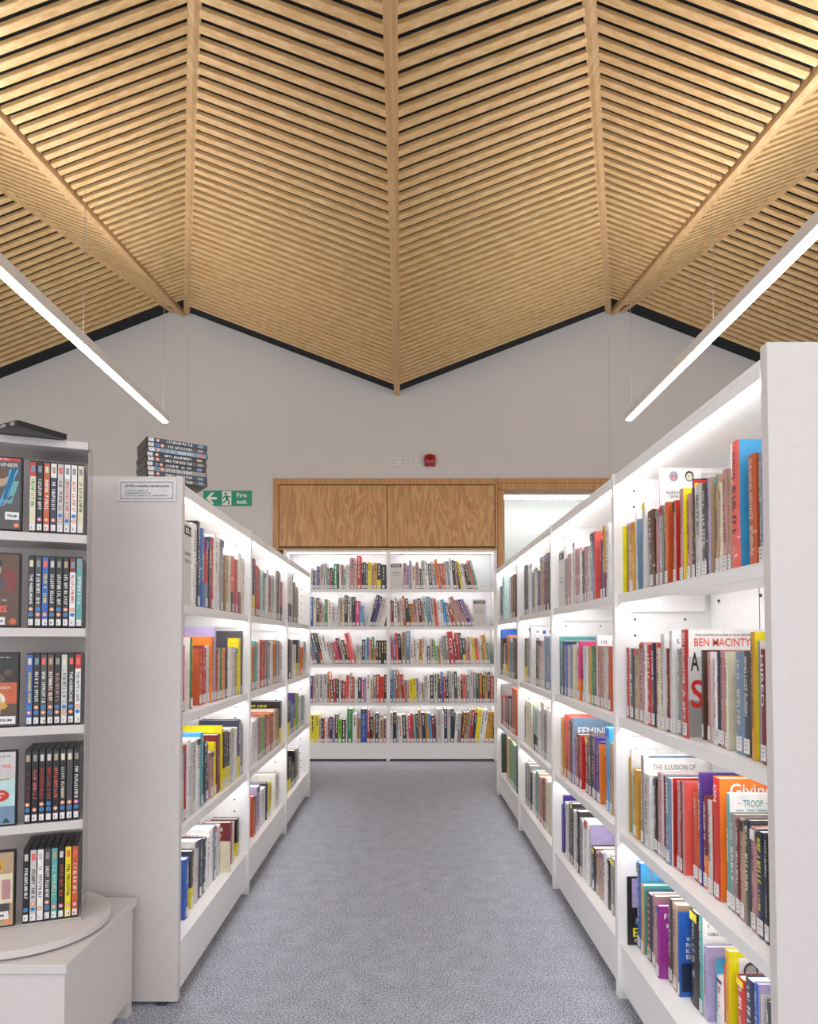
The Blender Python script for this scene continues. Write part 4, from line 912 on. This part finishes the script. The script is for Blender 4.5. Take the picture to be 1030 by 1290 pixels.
# things lying on the tower
rr = random.Random(77)
q = tt * (t1 - .285) - nn * (yf + .06) + Vector((TCX, TCY, 0))
ztp_ = levels[-1]
film_case(Matrix.Translation((q.x + .012, q.y - .01, ztp_ + .008)) @ Matrix.Rotation(math.radians(-28), 4, 'Z') @ Matrix.Rotation(PI / 2, 4, 'Y'), .0148, .19, .135, 'k', 'black film case lying flat on top of the revolving display', '', rnd=rr, group='film cases lying flat')
# leaflet holder strip
r = empty('leaflet', (q.x - .06, q.y - .03, ztp_ + .0005), math.radians(5)); tag(r, 'thin white leaflet lying on top of the revolving display', 'leaflet')
p = MB(); p.box(-.1, .085, -.04, .02, 0, .0035, M_LABEL); p.build('paper', r); p = MB(); p.quad((-.09, -.03, .0037), (.0, -.03, .0037), (.0, .01, .0037), (-.09, .01, .0037), cov('e')); p.build('printing', r)
# stack of cases on the left bookcase
e = P(183, 600, 2.105)
zs = L_TOP + .0225
n_st = 9; al = math.radians(33)
for i in range(n_st):
    rnd = random.Random(500 + i); j = (rnd.random() - .5) * .008
    # spine side looks to the aisle; lying flat: rotate the case so its height runs along the spine line
    d1 = Vector((math.cos(al), math.sin(al), 0))    # along the long side
    zz = zs + i * .0151
    base = Vector((e.x + j, 2.09 + .02, zz + .0076))
    # local Z (height) -> d1, local -Y(spine normal) -> (sin al, -cos al), local X -> up
    zax = d1; yax = Vector((-math.sin(al), math.cos(al), 0)); xax = yax.cross(zax)
    R = Matrix((xax, yax, zax)).transposed().to_4x4()
    film_case(Matrix.Translation(base) @ R, .0148, .19, .135, rnd.choice(['d', 'g', 'k', 'B', 'd', 'n']), f"black film case lying flat, {ORD[n_st - i]} from the top of the stack, left bookcase", rnd.choice(['ab', 'a', 'ba']), rnd=rnd, group='stack of film cases on the left bookcase')
# price notice on the end panel
a = P(147.5, 631, LY0 - .006); b_ = P(221.5, 604, LY0 - .006)
r = empty('price_notice', (a.x, LY0 - .0035, a.z)); tag(r, 'framed weekly rental price notice on the end panel beside the film display', 'sign')
W, H = b_.x - a.x, b_.z - a.z
p = MB(); p.box(0, W, 0, .003, 0, H, mat('notice_paper', 'd8d6da', rough=.3)); p.build('card', r)
p = MB(); y = -.0005; mr = mat('notice_border', '7c5468', rough=.5)
for x0, x1, z0, z1 in ((.05, .95, .1, .13), (.05, .95, .87, .9), (.05, .058, .1, .9), (.942, .95, .1, .9)): p.rect_y(W * x0, W * x1, H * z0, H * z1, y, mr)
put_text(p, 'DVDs weekly rental price', (W * .13, y, H * .62), (1, 0, 0), (0, 0, 1), M_INK, w=W * .75, h=H * .15, bold=.02)
for k, ww in enumerate((.4, .46, .74)): glyphs(p, (W * .13, y, H * (.46 - .12 * k)), (1, 0, 0), (0, 0, 1), W * ww, H * .065, M_INK, random.Random(40 + k))
p.build('printing', r)
# ---------------------------------------------------------------- camera and light
cam = bpy.data.cameras.new('camera'); co = bpy.data.objects.new('camera', cam); C.objects.link(co)
cam.sensor_width = 36; cam.lens = 36 * F / 1290; cam.sensor_fit = 'AUTO'
co.location = (0, 0, CAMZ); co.rotation_euler = (PI / 2 + TH, 0, 0)
cam.shift_x = (515 - UC) / 1290; cam.shift_y = (VC - 645) / 1290; cam.clip_start = .02
bpy.context.scene.camera = co
W_ = bpy.data.worlds.new('room_ambience'); bpy.context.scene.world = W_; W_.use_nodes = True
bg = W_.node_tree.nodes['Background']; bg.inputs[0].default_value = (1, .99, .98, 1); bg.inputs[1].default_value = 1.15
vs = bpy.context.scene.view_settings
bpy.context.scene.display_settings.display_device = 'sRGB'
vs.view_transform = 'Standard'; vs.look = 'None'; vs.gamma = 1; vs.use_curve_mapping = False; vs.exposure = 0.38
